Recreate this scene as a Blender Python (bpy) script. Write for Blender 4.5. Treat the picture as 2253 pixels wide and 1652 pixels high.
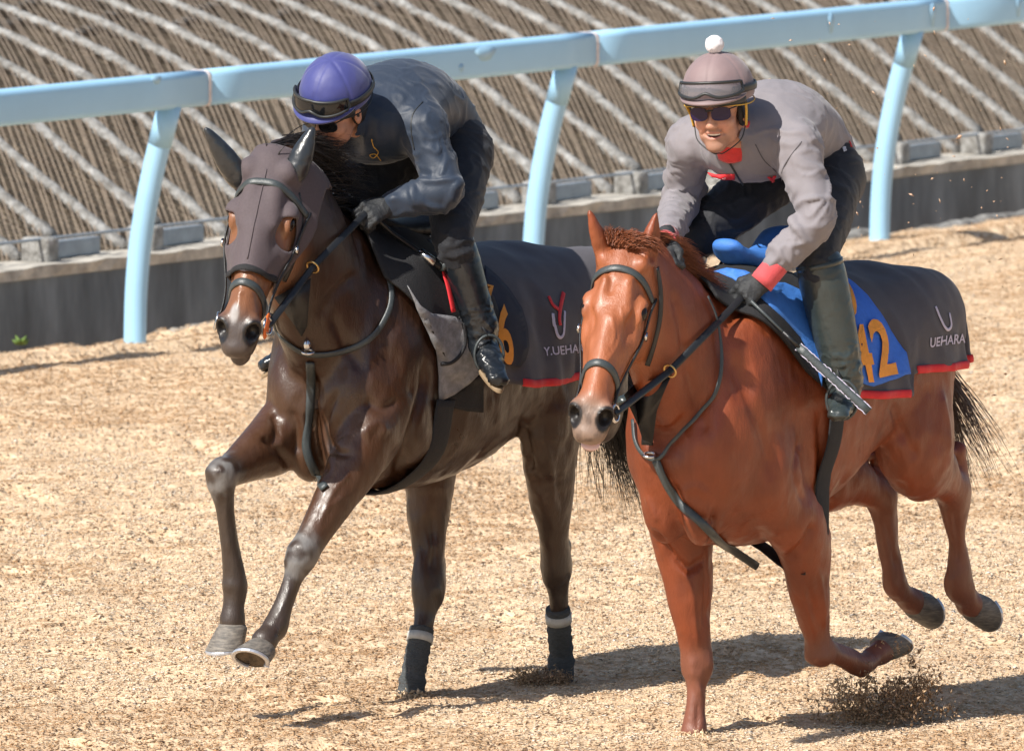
import bpy, bmesh, math, random
import numpy as np
from mathutils import Vector, Matrix
from mathutils.bvhtree import BVHTree

for o in list(bpy.data.objects):
    bpy.data.objects.remove(o)
random.seed(7)
RNG = np.random.default_rng(11)
scene = bpy.context.scene
COL = scene.collection

# ------------------------------------------------------------------ camera
F, CX, CY, HZ, CAM_H = 25000., 1126.5, 826., -1460., 4.44     # in units of a 2253 px wide picture
PITCH = math.atan((CY - HZ) / F)
cam = bpy.data.cameras.new('Camera')
cam_o = bpy.data.objects.new('Camera', cam)
COL.objects.link(cam_o)
cam.sensor_width = 36
cam.lens = F / 2253 * 36
cam.clip_start, cam.clip_end = 1, 3000
cam_o.location = (0, 0, CAM_H)
cam_o.rotation_euler = (math.pi / 2 - PITCH, 0, 0)
cam.dof.use_dof = True
cam.dof.focus_distance = 36.6
cam.dof.aperture_fstop = 11
scene.camera = cam_o
scene.render.resolution_x, scene.render.resolution_y = 1024, 750

# ------------------------------------------------------------------ sky, sun, exposure
SUN_TO = Vector((-.71, -.70, 0)).normalized()      # horizontal direction towards the sun
SUN_EL = math.radians(47)
world = bpy.data.worlds.new('World')
scene.world = world
world.use_nodes = True
wt = world.node_tree
sky = wt.nodes.new('ShaderNodeTexSky')
sky.sky_type = 'NISHITA'
sky.sun_disc = False
sky.sun_elevation = SUN_EL
sky.sun_rotation = math.atan2(SUN_TO.x, SUN_TO.y)
sky.air_density, sky.dust_density, sky.ozone_density = 1.0, 1.2, 1.0
wt.links.new(sky.outputs[0], wt.nodes['Background'].inputs[0])
wt.nodes['Background'].inputs[1].default_value = .085
sl = bpy.data.lights.new('Sun', 'SUN')
sl.energy = 5.0
sl.angle = math.radians(.53)
sl.color = (1, .95, .87)
sun_o = bpy.data.objects.new('Sun', sl)
COL.objects.link(sun_o)
sv = Vector((SUN_TO.x * math.cos(SUN_EL), SUN_TO.y * math.cos(SUN_EL), math.sin(SUN_EL)))
sun_o.rotation_euler = sv.to_track_quat('Z', 'Y').to_euler()
scene.view_settings.view_transform = 'Standard'
scene.view_settings.look = 'None'
scene.view_settings.exposure = .50
scene.view_settings.gamma = 1

# ------------------------------------------------------------------ pixel <-> place
CAMP = np.array([0, 0, CAM_H])
FW = np.array([0, math.cos(PITCH), -math.sin(PITCH)])
UP = np.array([0, math.sin(PITCH), math.cos(PITCH)])
RT = np.array([1., 0, 0])
def V(*a): return np.array(a, float)
def unit(v):
    v = np.asarray(v, float); return v / np.linalg.norm(v)
def ray(x, y): return unit(FW * F + RT * (x - CX) - UP * (y - CY))
def ground(x, y, z=0.):
    r = ray(x, y); return CAMP + r * ((z - CAM_H) / r[2])
class Frame:
    """a place on the track: x forwards (left and towards the camera), y to the animal's left, z up"""
    def __init__(s, o, ang):
        a = math.radians(ang); s.o = np.array(o, float); s.ang = ang
        s.d = V(-math.cos(a), -math.sin(a), 0); s.n = V(math.sin(a), -math.cos(a), 0)
        s.M = Matrix(((s.d[0], s.n[0], 0, s.o[0]), (s.d[1], s.n[1], 0, s.o[1]), (0, 0, 1, s.o[2]), (0, 0, 0, 1)))
    def loc(s, p):
        q = np.asarray(p) - s.o; return V(q.dot(s.d), q.dot(s.n), q[2])
    def px(s, x, y, v):
        r = ray(x, y); t = (v - (CAMP - s.o).dot(s.n)) / r.dot(s.n); return s.loc(CAMP + t * r)
    def ray(s, x, y):
        r = ray(x, y); return s.loc(CAMP), V(r.dot(s.d), r.dot(s.n), r[2])
    def at(s, x, y, dist):
        r = ray(x, y); return s.loc(CAMP + r * dist)
    def dist(s, l):
        return np.linalg.norm(s.o + s.d * l[0] + s.n * l[1] + V(0, 0, l[2]) - CAMP)

# ------------------------------------------------------------------ objects
def tag(o, label=None, cat=None, group=None, kind=None):
    if label: o['label'] = label
    if cat: o['category'] = cat
    if group: o['group'] = group
    if kind: o['kind'] = kind
    return o
def link(o, parent=None, M=None):
    COL.objects.link(o)
    if parent is not None: o.parent = parent
    if M is not None: o.matrix_world = M
    return o
def empty(name, M=None, parent=None):
    o = bpy.data.objects.new(name, None); o.empty_display_size = .1
    return link(o, parent, M)
def mesh(name, v, f, mat=None, parent=None, M=None, smooth=True, cols=None, attrs=None):
    me = bpy.data.meshes.new(name)
    v = np.asarray(v, float)
    if isinstance(f, np.ndarray):
        me.vertices.add(len(v)); me.vertices.foreach_set('co', v.ravel())
        n = f.shape[1]
        me.loops.add(f.size); me.loops.foreach_set('vertex_index', f.astype(np.int32).ravel())
        me.polygons.add(len(f)); me.polygons.foreach_set('loop_start', np.arange(0, f.size, n, dtype=np.int32))
        me.update(calc_edges=True)
    else:
        me.from_pydata(v.tolist(), [], f)
    if smooth: me.polygons.foreach_set('use_smooth', np.ones(len(me.polygons), bool))
    if cols is not None:
        a = me.attributes.new('col', 'FLOAT_COLOR', 'POINT')
        c = np.ones((len(v), 4), np.float32); c[:, :3] = cols
        a.data.foreach_set('color', c.ravel())
    for k, w in (attrs or {}).items():
        a = me.attributes.new(k, 'FLOAT', 'POINT'); a.data.foreach_set('value', np.asarray(w, np.float32))
    me.validate(); me.update()
    o = bpy.data.objects.new(name, me)
    if mat: me.materials.append(mat)
    return link(o, parent, M)

# ------------------------------------------------------------------ small mesh builders
class MB:
    def __init__(s): s.v = []; s.f = []
    def add(s, v, f):
        b = len(s.v); s.v += [tuple(x) for x in v]; s.f += [tuple(i + b for i in q) for q in f]; return s
    def box(s, c, h, R=np.eye(3)):
        c = np.asarray(c, float); R = np.asarray(R, float)
        v = [c + R[0] * h[0] * a + R[1] * h[1] * b + R[2] * h[2] * d for a in (-1, 1) for b in (-1, 1) for d in (-1, 1)]
        return s.add(v, [(0, 1, 3, 2), (4, 6, 7, 5), (0, 4, 5, 1), (2, 3, 7, 6), (0, 2, 6, 4), (1, 5, 7, 3)])
    def tube(s, pts, r, n=8, side=None, flat=1., cap=True):
        """tube along pts; r scalar or list; flat < 1 makes it a strap lying across `side`"""
        P = np.asarray(pts, float); m = len(P); r = np.broadcast_to(np.asarray(r, float), (m,))
        T = np.gradient(P, axis=0); T /= np.linalg.norm(T, axis=1)[:, None] + 1e-9
        S = None; vs = []
        for i in range(m):
            if side is not None: a = np.asarray(side[i] if np.ndim(side) == 2 else side, float)
            elif S is None: a = V(0, 0, 1) if abs(T[i][2]) < .9 else V(1, 0, 0)
            else: a = S
            a = a - T[i] * a.dot(T[i]); a = unit(a); S = a; b = np.cross(T[i], a)
            for k in range(n):
                t = 2 * math.pi * (k + .5) / n
                vs.append(P[i] + (a * math.cos(t) * flat + b * math.sin(t)) * r[i])
        fs = [(i * n + k, i * n + (k + 1) % n, (i + 1) * n + (k + 1) % n, (i + 1) * n + k) for i in range(m - 1) for k in range(n)]
        if cap: fs += [tuple(range(n))[::-1], tuple((m - 1) * n + k for k in range(n))]
        return s.add(vs, fs)
    def ring(s, c, ax, R, r, n=20, m=8):
        ax = unit(ax); a = unit(np.cross(ax, V(.3, .5, .81))); b = np.cross(ax, a); vs = []
        for i in range(n):
            t = 2 * math.pi * i / n; u = a * math.cos(t) + b * math.sin(t)
            for k in range(m):
                p = 2 * math.pi * k / m
                vs.append(np.asarray(c) + u * (R + r * math.cos(p)) + ax * r * math.sin(p))
        return s.add(vs, [(i * m + k, i * m + (k + 1) % m, ((i + 1) % n) * m + (k + 1) % m, ((i + 1) % n) * m + k) for i in range(n) for k in range(m)])
    def ell(s, c, r, R=np.eye(3), n=16, m=10):
        c = np.asarray(c, float); R = np.asarray(R, float); vs = []
        for j in range(m + 1):
            p = math.pi * j / m
            for i in range(n):
                t = 2 * math.pi * i / n
                vs.append(c + R[0] * r[0] * math.sin(p) * math.cos(t) + R[1] * r[1] * math.sin(p) * math.sin(t) + R[2] * r[2] * math.cos(p))
        return s.add(vs, [(j * n + i, (j + 1) * n + i, (j + 1) * n + (i + 1) % n, j * n + (i + 1) % n) for j in range(m) for i in range(n)])
    def slab(s, poly, thick):
        """a closed 3-D polygon given a thickness vector"""
        P = np.asarray(poly, float); n = len(P); t = np.asarray(thick, float)
        return s.add(list(P) + list(P + t), [tuple(range(n))[::-1], tuple(range(n, 2 * n))] + [(i, (i + 1) % n, n + (i + 1) % n, n + i) for i in range(n)])
    def build(s, name, mat=None, parent=None, M=None, smooth=True):
        return mesh(name, s.v, s.f, mat, parent, M, smooth)
def spline(pts, n=8):
    """Catmull-Rom through rows of pts"""
    P = np.asarray(pts, float); Q = np.vstack([2 * P[0] - P[1], P, 2 * P[-1] - P[-2]]); out = []
    for i in range(1, len(Q) - 2):
        for t in np.linspace(0, 1, n, endpoint=False):
            a, b, c, d = Q[i - 1:i + 3]
            out.append(.5 * (2 * b + (c - a) * t + (2 * a - 5 * b + 4 * c - d) * t * t + (3 * b - a - 3 * c + d) * t ** 3))
    out.append(P[-1]); return np.array(out)
def bevel(o, w=.004, seg=2):
    m = o.modifiers.new('Bevel', 'BEVEL'); m.width = w; m.segments = seg; m.limit_method = 'ANGLE'; return o

# ------------------------------------------------------------------ noise
_H = RNG.random((64, 64, 64)).astype(np.float32)
def vnoise(p):
    p = np.asarray(p, np.float32); i = np.floor(p).astype(np.int64); f = p - i; f = f * f * (3 - 2 * f)
    i &= 63; j = (i + 1) & 63
    x0, y0, z0 = i[:, 0], i[:, 1], i[:, 2]; x1, y1, z1 = j[:, 0], j[:, 1], j[:, 2]
    fx, fy, fz = f[:, 0], f[:, 1], f[:, 2]
    def L(a, b, t): return a + (b - a) * t
    return L(L(L(_H[x0, y0, z0], _H[x1, y0, z0], fx), L(_H[x0, y1, z0], _H[x1, y1, z0], fx), fy),
             L(L(_H[x0, y0, z1], _H[x1, y0, z1], fx), L(_H[x0, y1, z1], _H[x1, y1, z1], fx), fy), fz)
def fbm(p, o=3):
    p = np.asarray(p, float); r = 0; a = .5
    for k in range(o): r = r + a * vnoise(p * 2 ** k + 7.3 * k); a *= .5
    return r

# ------------------------------------------------------------------ rounded bodies: blended shapes on a grid, then skinned
class SDF:
    def __init__(s, lo, hi, h):
        s.lo = np.asarray(lo, float); s.h = h; s.n = np.ceil((np.asarray(hi, float) - s.lo) / h).astype(int) + 1
        s.f = np.full(s.n, .5, np.float32)
        s.ax = [(s.lo[i] + h * np.arange(s.n[i])).astype(np.float32) for i in range(3)]
    def _sl(s, lo, hi):
        a = np.clip(np.floor((lo - s.lo) / s.h).astype(int), 0, s.n); b = np.clip(np.ceil((hi - s.lo) / s.h).astype(int) + 1, 0, s.n)
        sl = tuple(slice(a[i], b[i]) for i in range(3))
        return sl, s.ax[0][sl[0]][:, None, None], s.ax[1][sl[1]][None, :, None], s.ax[2][sl[2]][None, None, :]
    def _mix(s, sl, d, k, sub=False):
        f = s.f[sl]
        if f.size == 0: return
        if sub:
            h = np.clip(.5 - .5 * (f + d) / k, 0, 1); s.f[sl] = f * (1 - h) - d * h + k * h * (1 - h)
        else:
            h = np.clip(.5 + .5 * (f - d) / k, 0, 1); s.f[sl] = f * (1 - h) + d * h - k * h * (1 - h)
    def seg(s, a, b, ra, rb=None, side=None, k=.03, sub=False):
        a = np.asarray(a, float); b = np.asarray(b, float); rb = ra if rb is None else rb
        ra = np.broadcast_to(np.asarray(ra, float), (2,)); rb = np.broadcast_to(np.asarray(rb, float), (2,))
        ab = b - a; L = np.linalg.norm(ab) + 1e-9; T = ab / L
        if side is None: side = V(0, 1, 0) if abs(T[1]) < .9 else V(1, 0, 0)
        S = np.asarray(side, float); S = unit(S - T * S.dot(T)); O = np.cross(T, S)
        m = max(ra.max(), rb.max()) + k + 3 * s.h
        sl, X, Y, Z = s._sl(np.minimum(a, b) - m, np.maximum(a, b) + m)
        x, y, z = X - a[0], Y - a[1], Z - a[2]
        w = x * T[0] + y * T[1] + z * T[2]; t = np.clip(w / L, 0, 1); e = w - t * L
        p = x * S[0] + y * S[1] + z * S[2]; q = x * O[0] + y * O[1] + z * O[2]
        rs = ra[0] + (rb[0] - ra[0]) * t; ro = ra[1] + (rb[1] - ra[1]) * t
        E = np.sqrt((p / rs) ** 2 + (q / ro) ** 2 + (e / np.minimum(rs, ro)) ** 2) + 1e-5
        s._mix(sl, np.sqrt(p * p + q * q + e * e) * (1 - 1 / E), k, sub); return s
    def chain(s, pts, rad, side=None, k=.03, n=5):
        """pts with radii (r or (r_side, r_other)) smoothed through a spline"""
        R = np.array([np.broadcast_to(np.asarray(r, float), (2,)) for r in rad])
        Q = spline(np.hstack([np.asarray(pts, float), R]), n)
        for i in range(len(Q) - 1): s.seg(Q[i, :3], Q[i + 1, :3], np.maximum(Q[i, 3:], .003), np.maximum(Q[i + 1, 3:], .003), side, k if i == 0 else min(k, .012))
        return s
    def ell(s, c, r, R=None, k=.03, sub=False):
        c = np.asarray(c, float); r = np.broadcast_to(np.asarray(r, float), (3,)); R = np.eye(3) if R is None else np.asarray(R, float)
        ext = np.sqrt(((R * r[:, None]) ** 2).sum(0)) + k + 3 * s.h
        sl, X, Y, Z = s._sl(c - ext, c + ext); x, y, z = X - c[0], Y - c[1], Z - c[2]
        u = [x * R[i, 0] + y * R[i, 1] + z * R[i, 2] for i in range(3)]
        E = np.sqrt((u[0] / r[0]) ** 2 + (u[1] / r[1]) ** 2 + (u[2] / r[2]) ** 2) + 1e-5
        s._mix(sl, np.sqrt(u[0] ** 2 + u[1] ** 2 + u[2] ** 2) * (1 - 1 / E), k, sub); return s
    def loft(s, o, R, st, ex=2.3, k=.03):
        """st rows: (a, centre along R[2], half along R[2], half along R[1], [centre along R[1]])"""
        o = np.asarray(o, float); R = np.asarray(R, float); st = np.asarray(st, float)
        Q = spline(st, 8); Q[:, 2:4] = np.maximum(Q[:, 2:4], .004); m = k + 3 * s.h
        B = np.array([o + R[0] * q[0] + R[2] * (q[1] + i * q[2]) + R[1] * ((q[4] if len(q) > 4 else 0) + j * q[3]) for q in Q for i in (-1, 1) for j in (-1, 1)])
        sl, X, Y, Z = s._sl(B.min(0) - m, B.max(0) + m); x, y, z = X - o[0], Y - o[1], Z - o[2]
        a, b, c = [x * R[i, 0] + y * R[i, 1] + z * R[i, 2] for i in range(3)]
        I = lambda j: np.interp(a, Q[:, 0], Q[:, j]).astype(np.float32)
        p = b - (I(4) if Q.shape[1] > 4 else 0); q = c - I(1)
        E = ((np.abs(p) / I(3)) ** ex + (np.abs(q) / I(2)) ** ex) ** (1 / ex) + 1e-5
        d = np.sqrt(p * p + q * q) * (1 - 1 / E)
        out = np.maximum(np.maximum(Q[0, 0] - a, a - Q[-1, 0]), 0)
        s._mix(sl, np.where(out > 0, np.sqrt(np.maximum(d, 0) ** 2 + out ** 2), d), k); return s
    def skin(s, smooth=2):
        f = s.f; h = s.h; sg = f < 0
        c = np.zeros(np.array(f.shape) - 1, np.int8)
        for i in (0, 1):
            for j in (0, 1):
                for k in (0, 1): c += sg[i:i + c.shape[0], j:j + c.shape[1], k:k + c.shape[2]]
        I, J, K = np.nonzero((c > 0) & (c < 8))
        idx = np.full(c.shape, -1, np.int32); idx[I, J, K] = np.arange(len(I))
        P = np.zeros((len(I), 3)); N = np.zeros(len(I))
        for ax in range(3):
            o1, o2 = [a for a in range(3) if a != ax]
            for u in (0, 1):
                for w in (0, 1):
                    d = [0, 0, 0]; d[o1] = u; d[o2] = w; e = list(d); e[ax] = 1
                    A = f[I + d[0], J + d[1], K + d[2]]; B = f[I + e[0], J + e[1], K + e[2]]
                    m = (A < 0) != (B < 0); t = A[m] / (A[m] - B[m]); q = np.zeros((m.sum(), 3)); q[:, ax] = t; q[:, o1] = u; q[:, o2] = w
                    P[m] += q; N[m] += 1
        P = (P / N[:, None] + np.stack([I, J, K], 1)) * h + s.lo
        quads = []
        for ax in range(3):
            o1, o2 = (ax + 1) % 3, (ax + 2) % 3
            n = list(f.shape); a = [slice(None)] * 3; b = [slice(None)] * 3; a[ax] = slice(0, n[ax] - 1); b[ax] = slice(1, n[ax])
            S1, S2 = sg[tuple(a)], sg[tuple(b)]; X = np.array(np.nonzero(S1 != S2)).T
            X = X[(X[:, o1] > 0) & (X[:, o2] > 0) & (X[:, o1] < n[o1] - 1) & (X[:, o2] < n[o2] - 1)]
            g = lambda du, dw: idx[tuple((X - np.eye(3, dtype=int)[o1] * du - np.eye(3, dtype=int)[o2] * dw).T)]
            q = np.stack([g(1, 1), g(0, 1), g(0, 0), g(1, 0)], 1); fl = S2[tuple(X.T)]; q[fl] = q[fl][:, ::-1]; quads.append(q)
        Q = np.vstack(quads); Q = Q[(Q >= 0).all(1)]
        return relax(P, Q, smooth), Q
def relax(P, Q, n, w=.5):
    E = np.vstack([Q[:, [0, 1]], Q[:, [1, 2]], Q[:, [2, 3]], Q[:, [3, 0]]]); E = np.vstack([E, E[:, ::-1]])
    cnt = np.maximum(np.bincount(E[:, 0], minlength=len(P)), 1)
    for _ in range(n):
        A = np.stack([np.bincount(E[:, 0], P[E[:, 1], i], len(P)) for i in range(3)], 1) / cnt[:, None]
        P = P * (1 - w) + A * w
    return P
def normals(P, Q):
    n = np.cross(P[Q[:, 2]] - P[Q[:, 0]], P[Q[:, 3]] - P[Q[:, 1]]); N = np.zeros_like(P)
    for i in range(4):
        for j in range(3): N[:, j] += np.bincount(Q[:, i], n[:, j], len(P))
    return N / (np.linalg.norm(N, axis=1)[:, None] + 1e-12)
def segdist(P, a, b):
    a = np.asarray(a, float); ab = np.asarray(b, float) - a; t = np.clip(((P - a) @ ab) / ab.dot(ab), 0, 1)
    return np.linalg.norm(P - a - t[:, None] * ab, axis=1), t
def sstep(x, a, b):
    t = np.clip((np.asarray(x, float) - a) / (b - a), 0, 1); return t * t * (3 - 2 * t)
def mixc(c, d, w): return c * (1 - w[:, None]) + np.asarray(d)[None] * w[:, None]
def bvh_of(v, f): return BVHTree.FromPolygons([tuple(x) for x in np.asarray(v)], [tuple(map(int, q)) for q in f])

# ------------------------------------------------------------------ materials
MATS = {}
def node(t, k, **kw):
    n = t.nodes.new(k)
    for a, b in kw.items():
        if a.startswith('_'): n.inputs[int(a[1:]) if a[1:].isdigit() else a[1:].replace('_', ' ')].default_value = b
        else: setattr(n, a, b)
    return n
def material(name, col=(.5, .5, .5), rough=.5, var=.0, scale=20., bump=0., bscale=200., metal=0., spec=.5, attr=False, coat=0., sheen=0., stretch=(1, 1, 1), dark=None, alpha=None, detail=4., bdist=.01, sss=0., crough=.1):
    """principled surface: base colour (or the 'col' attribute) broken up by noise, with fine relief"""
    m = bpy.data.materials.new(name); m.use_nodes = True; t = m.node_tree; p = t.nodes['Principled BSDF']; MATS[name] = m
    tc = node(t, 'ShaderNodeTexCoord'); mp = node(t, 'ShaderNodeMapping'); mp.inputs['Scale'].default_value = stretch
    t.links.new(tc.outputs['Object'], mp.inputs[0])
    p.inputs['Roughness'].default_value = rough; p.inputs['Metallic'].default_value = metal; p.inputs['Specular IOR Level'].default_value = spec
    p.inputs['Coat Weight'].default_value = coat; p.inputs['Coat Roughness'].default_value = crough
    p.inputs['Sheen Weight'].default_value = sheen
    if sss: p.inputs['Subsurface Weight'].default_value = sss; p.inputs['Subsurface Radius'].default_value = (.01, .004, .002)
    base = None
    if attr:
        a = node(t, 'ShaderNodeAttribute', attribute_name='col'); base = a.outputs['Color']
    else:
        r = node(t, 'ShaderNodeRGB'); r.outputs[0].default_value = (*col, 1); base = r.outputs[0]
    if var or dark:
        n = node(t, 'ShaderNodeTexNoise', _Scale=scale, _Detail=detail, _Roughness=.6); t.links.new(mp.outputs[0], n.inputs['Vector'])
        mr = node(t, 'ShaderNodeMapRange'); mr.inputs[1].default_value = .3; mr.inputs[2].default_value = .7
        t.links.new(n.outputs['Fac'], mr.inputs[0])
        if dark:
            mx = node(t, 'ShaderNodeMix', data_type='RGBA'); t.links.new(mr.outputs[0], mx.inputs[0]); t.links.new(base, mx.inputs[7]); mx.inputs[6].default_value = (*dark, 1); base = mx.outputs[2]
        if var:
            mr2 = node(t, 'ShaderNodeMapRange'); mr2.inputs[1].default_value = .25; mr2.inputs[2].default_value = .75; mr2.inputs[3].default_value = 1 - var; mr2.inputs[4].default_value = 1 + var
            t.links.new(n.outputs['Fac'], mr2.inputs[0])
            mu = node(t, 'ShaderNodeVectorMath', operation='SCALE'); t.links.new(base, mu.inputs[0]); t.links.new(mr2.outputs[0], mu.inputs['Scale']); base = mu.outputs[0]
    t.links.new(base, p.inputs['Base Color'])
    if bump:
        n2 = node(t, 'ShaderNodeTexNoise', _Scale=bscale, _Detail=4., _Roughness=.6); t.links.new(mp.outputs[0], n2.inputs['Vector'])
        b = node(t, 'ShaderNodeBump'); b.inputs['Strength'].default_value = bump; b.inputs['Distance'].default_value = bdist
        t.links.new(n2.outputs['Fac'], b.inputs['Height']); t.links.new(b.outputs[0], p.inputs['Normal'])
    if alpha is not None: p.inputs['Alpha'].default_value = alpha
    return m

def coat(name, rough, spec, coatw, bump):
    m = material(name, rough=rough, attr=True, var=.16, scale=14, spec=spec, coat=coatw, stretch=(1, 1, .45), crough=.25)
    t = m.node_tree; p = t.nodes['Principled BSDF']; tc = node(t, 'ShaderNodeTexCoord')
    n = node(t, 'ShaderNodeTexNoise', _Scale=11., _Detail=5., _Roughness=.65, _Distortion=.6); t.links.new(tc.outputs['Object'], n.inputs['Vector'])
    mr = node(t, 'ShaderNodeMapRange'); mr.inputs[1].default_value = .3; mr.inputs[2].default_value = .7; mr.inputs[3].default_value = rough - .10; mr.inputs[4].default_value = rough + .20
    t.links.new(n.outputs['Fac'], mr.inputs[0]); t.links.new(mr.outputs[0], p.inputs['Roughness'])
    mp = node(t, 'ShaderNodeMapping'); mp.inputs['Scale'].default_value = (1, 1, .3); t.links.new(tc.outputs['Object'], mp.inputs[0])
    h = node(t, 'ShaderNodeTexNoise', _Scale=260., _Detail=3., _Roughness=.6); t.links.new(mp.outputs[0], h.inputs['Vector'])
    g = node(t, 'ShaderNodeTexNoise', _Scale=34., _Detail=5., _Roughness=.6, _Distortion=.4); t.links.new(mp.outputs[0], g.inputs['Vector'])
    b1 = node(t, 'ShaderNodeBump'); b1.inputs['Strength'].default_value = bump * 2.2; b1.inputs['Distance'].default_value = .012; t.links.new(g.outputs['Fac'], b1.inputs['Height'])
    b2 = node(t, 'ShaderNodeBump'); b2.inputs['Strength'].default_value = bump * 1.6; b2.inputs['Distance'].default_value = .004; t.links.new(h.outputs['Fac'], b2.inputs['Height']); t.links.new(b1.outputs[0], b2.inputs['Normal']); t.links.new(b2.outputs[0], p.inputs['Normal'])
    return m

# ================================================================== THE SETTING
M_track = material('track_chips', (.78, .60, .41), .95, var=.3, scale=18, bump=.8, bscale=70, dark=(.64, .44, .26), detail=8, stretch=(1, 1.0, 1), bdist=.02)
M_chip = material('chip_wood', rough=.85, attr=True, var=.25, scale=40, spec=.25)
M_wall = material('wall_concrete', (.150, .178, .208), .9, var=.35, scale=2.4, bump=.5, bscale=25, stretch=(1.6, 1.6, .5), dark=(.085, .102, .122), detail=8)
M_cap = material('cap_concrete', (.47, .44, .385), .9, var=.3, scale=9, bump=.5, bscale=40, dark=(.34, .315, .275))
M_soil = material('bank_soil', (.225, .182, .132), .95, var=.5, scale=3.2, bump=.8, bscale=40, dark=(.13, .108, .075), detail=8, bdist=.03)
M_beam = material('beam_mortar', (.325, .322, .312), .9, var=.35, scale=22, bump=.9, bscale=60, dark=(.20, .19, .172), bdist=.015)
M_wire = material('net_wire', (.255, .20, .15), .6, var=.3, scale=15)
M_steel = material('galvanised', (.30, .345, .39), .55, var=.2, scale=12, metal=.3)
M_blue = material('rail_paint', (.335, .585, .80), .45, var=.05, scale=2.2, spec=.5, bump=.06, bscale=14)
M_joint = material('rail_joint', (.66, .60, .60), .7, var=.2, scale=30)
M_rubble = material('grey_rubble', (.27, .265, .25), .95, var=.4, scale=14, bump=.8, bscale=50, dark=(.14, .135, .125))
M_leaf = material('weed_leaf', (.10, .17, .03), .6, var=.3, scale=30)

RA = 58.1
R0 = ground(297, 750)
RD = V(math.cos(math.radians(RA)), math.sin(math.radians(RA)), 0)     # along the rail, to the right and away
RB = V(-RD[1], RD[0], 0)                                             # behind the rail
def rail_plane(x, y, w):
    """place on the upright plane w metres behind the rail line: (along, height)"""
    r = ray(x, y); t = ((R0 + RB * w - CAMP).dot(RB)) / r.dot(RB); p = CAMP + r * t
    return (p - R0).dot(RD), p[2]
def rp(t, w, z): return R0 + RD * t + RB * w + V(0, 0, z)
W_WALL = .95

# ---- track: one sheet, fine where the picture sees it
PITS = []
_pr = np.random.default_rng(5)
for _i in range(150):          # hoofprints along the line of travel
    _D = _pr.uniform(34.5, 52); _X = _pr.uniform(-1, 1) * (_D * .0462 + .4); PITS.append((_X, _D, _pr.uniform(.05, .085), _pr.uniform(.02, .045)))
def track_z(X, Y):
    w = (X - R0[0]) * RB[0] + (Y - R0[1]) * RB[1]
    t = (X - R0[0]) * RD[0] + (Y - R0[1]) * RD[1]
    z = .055 * (fbm(np.stack([w * 2.2, t * .9, w * 0 + 3], 1), 3) - .45) + .045 * (fbm(np.stack([w * 7, t * 4.5, w * 0 + 9], 1), 3) - .42)
    z += -.035 * np.exp(-((w + .30 + .03 * np.sin(t * 1.3)) / .05) ** 2) + .02 * np.exp(-((w + .18) / .07) ** 2)   # furrow and low ridge beside the rail
    for px_, py_, r_, d_ in PITS:
        k = np.nonzero((np.abs(X - px_) < 3 * r_) & (np.abs(Y - py_) < 4 * r_))[0]
        if len(k):
            e = ((X[k] - px_) / r_) ** 2 + ((Y[k] - py_) / (1.3 * r_)) ** 2; z[k] += -d_ * np.exp(-e) + .45 * d_ * np.exp(-(np.sqrt(e) - 1.5) ** 2 * 3)
    edge = sstep(w, .12 , .62 )
    z = z * (1 - edge) + edge * -.35
    return z
def track_mesh():
    xs = np.concatenate([[-400, -150, -60, -25, -12, -7], np.arange(-4, 4.01, .035), [7, 12, 25, 60, 150, 400]])
    ys = np.concatenate([[-60, 0, 15, 25, 31], np.arange(34, 60, .07), [64, 70, 90, 150, 400, 900]])
    X, Y = np.meshgrid(xs, ys, indexing='ij'); n, m = X.shape
    Z = track_z(X.ravel(), Y.ravel())
    i = np.arange(n * m).reshape(n, m)
    q = np.stack([i[:-1, :-1], i[1:, :-1], i[1:, 1:], i[:-1, 1:]], -1).reshape(-1, 4)
    return mesh('track', np.stack([X.ravel(), Y.ravel(), Z], 1), q, M_track)
tag(track_mesh(), 'wide gallop track bedded with loose pale wood chips', 'track', kind='structure')

def slivers(C, L, W, T, yaw, pit, roll, name, cols, label, cat):
    """one solid sliver of wood for each centre"""
    n = len(C)
    base = np.array([(-.5, -.1, .0), (.5, .05, .0), (.05, -.5, .5), (-.08, .5, .5)])
    A = base[None] * np.stack([L, W, T], 1)[:, None, :]
    cy, sy, cp, sp, cr, sr = np.cos(yaw), np.sin(yaw), np.cos(pit), np.sin(pit), np.cos(roll), np.sin(roll)
    x, y, z = A[..., 0], A[..., 1], A[..., 2]
    y, z = y * cr[:, None] - z * sr[:, None], y * sr[:, None] + z * cr[:, None]
    x, z = x * cp[:, None] + z * sp[:, None], -x * sp[:, None] + z * cp[:, None]
    x, y = x * cy[:, None] - y * sy[:, None], x * sy[:, None] + y * cy[:, None]
    v = (np.stack([x, y, z], -1) + C[:, None, :]).reshape(-1, 3)
    t = np.array([(0, 2, 3), (1, 3, 2), (0, 1, 2), (0, 3, 1)])
    f = (np.arange(n)[:, None, None] * 4 + t[None]).reshape(-1, 3)
    o = mesh(name, v, f, M_chip, smooth=False, cols=np.repeat(cols, 4, 0))
    return tag(o, label, cat, kind='stuff')
CHIP_COLS = np.array([(.82, .655, .455), (.79, .60, .39), (.74, .54, .33), (.84, .71, .53), (.66, .45, .26), (.86, .77, .63), (.42, .26, .14), (.12, .09, .065)])
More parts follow.
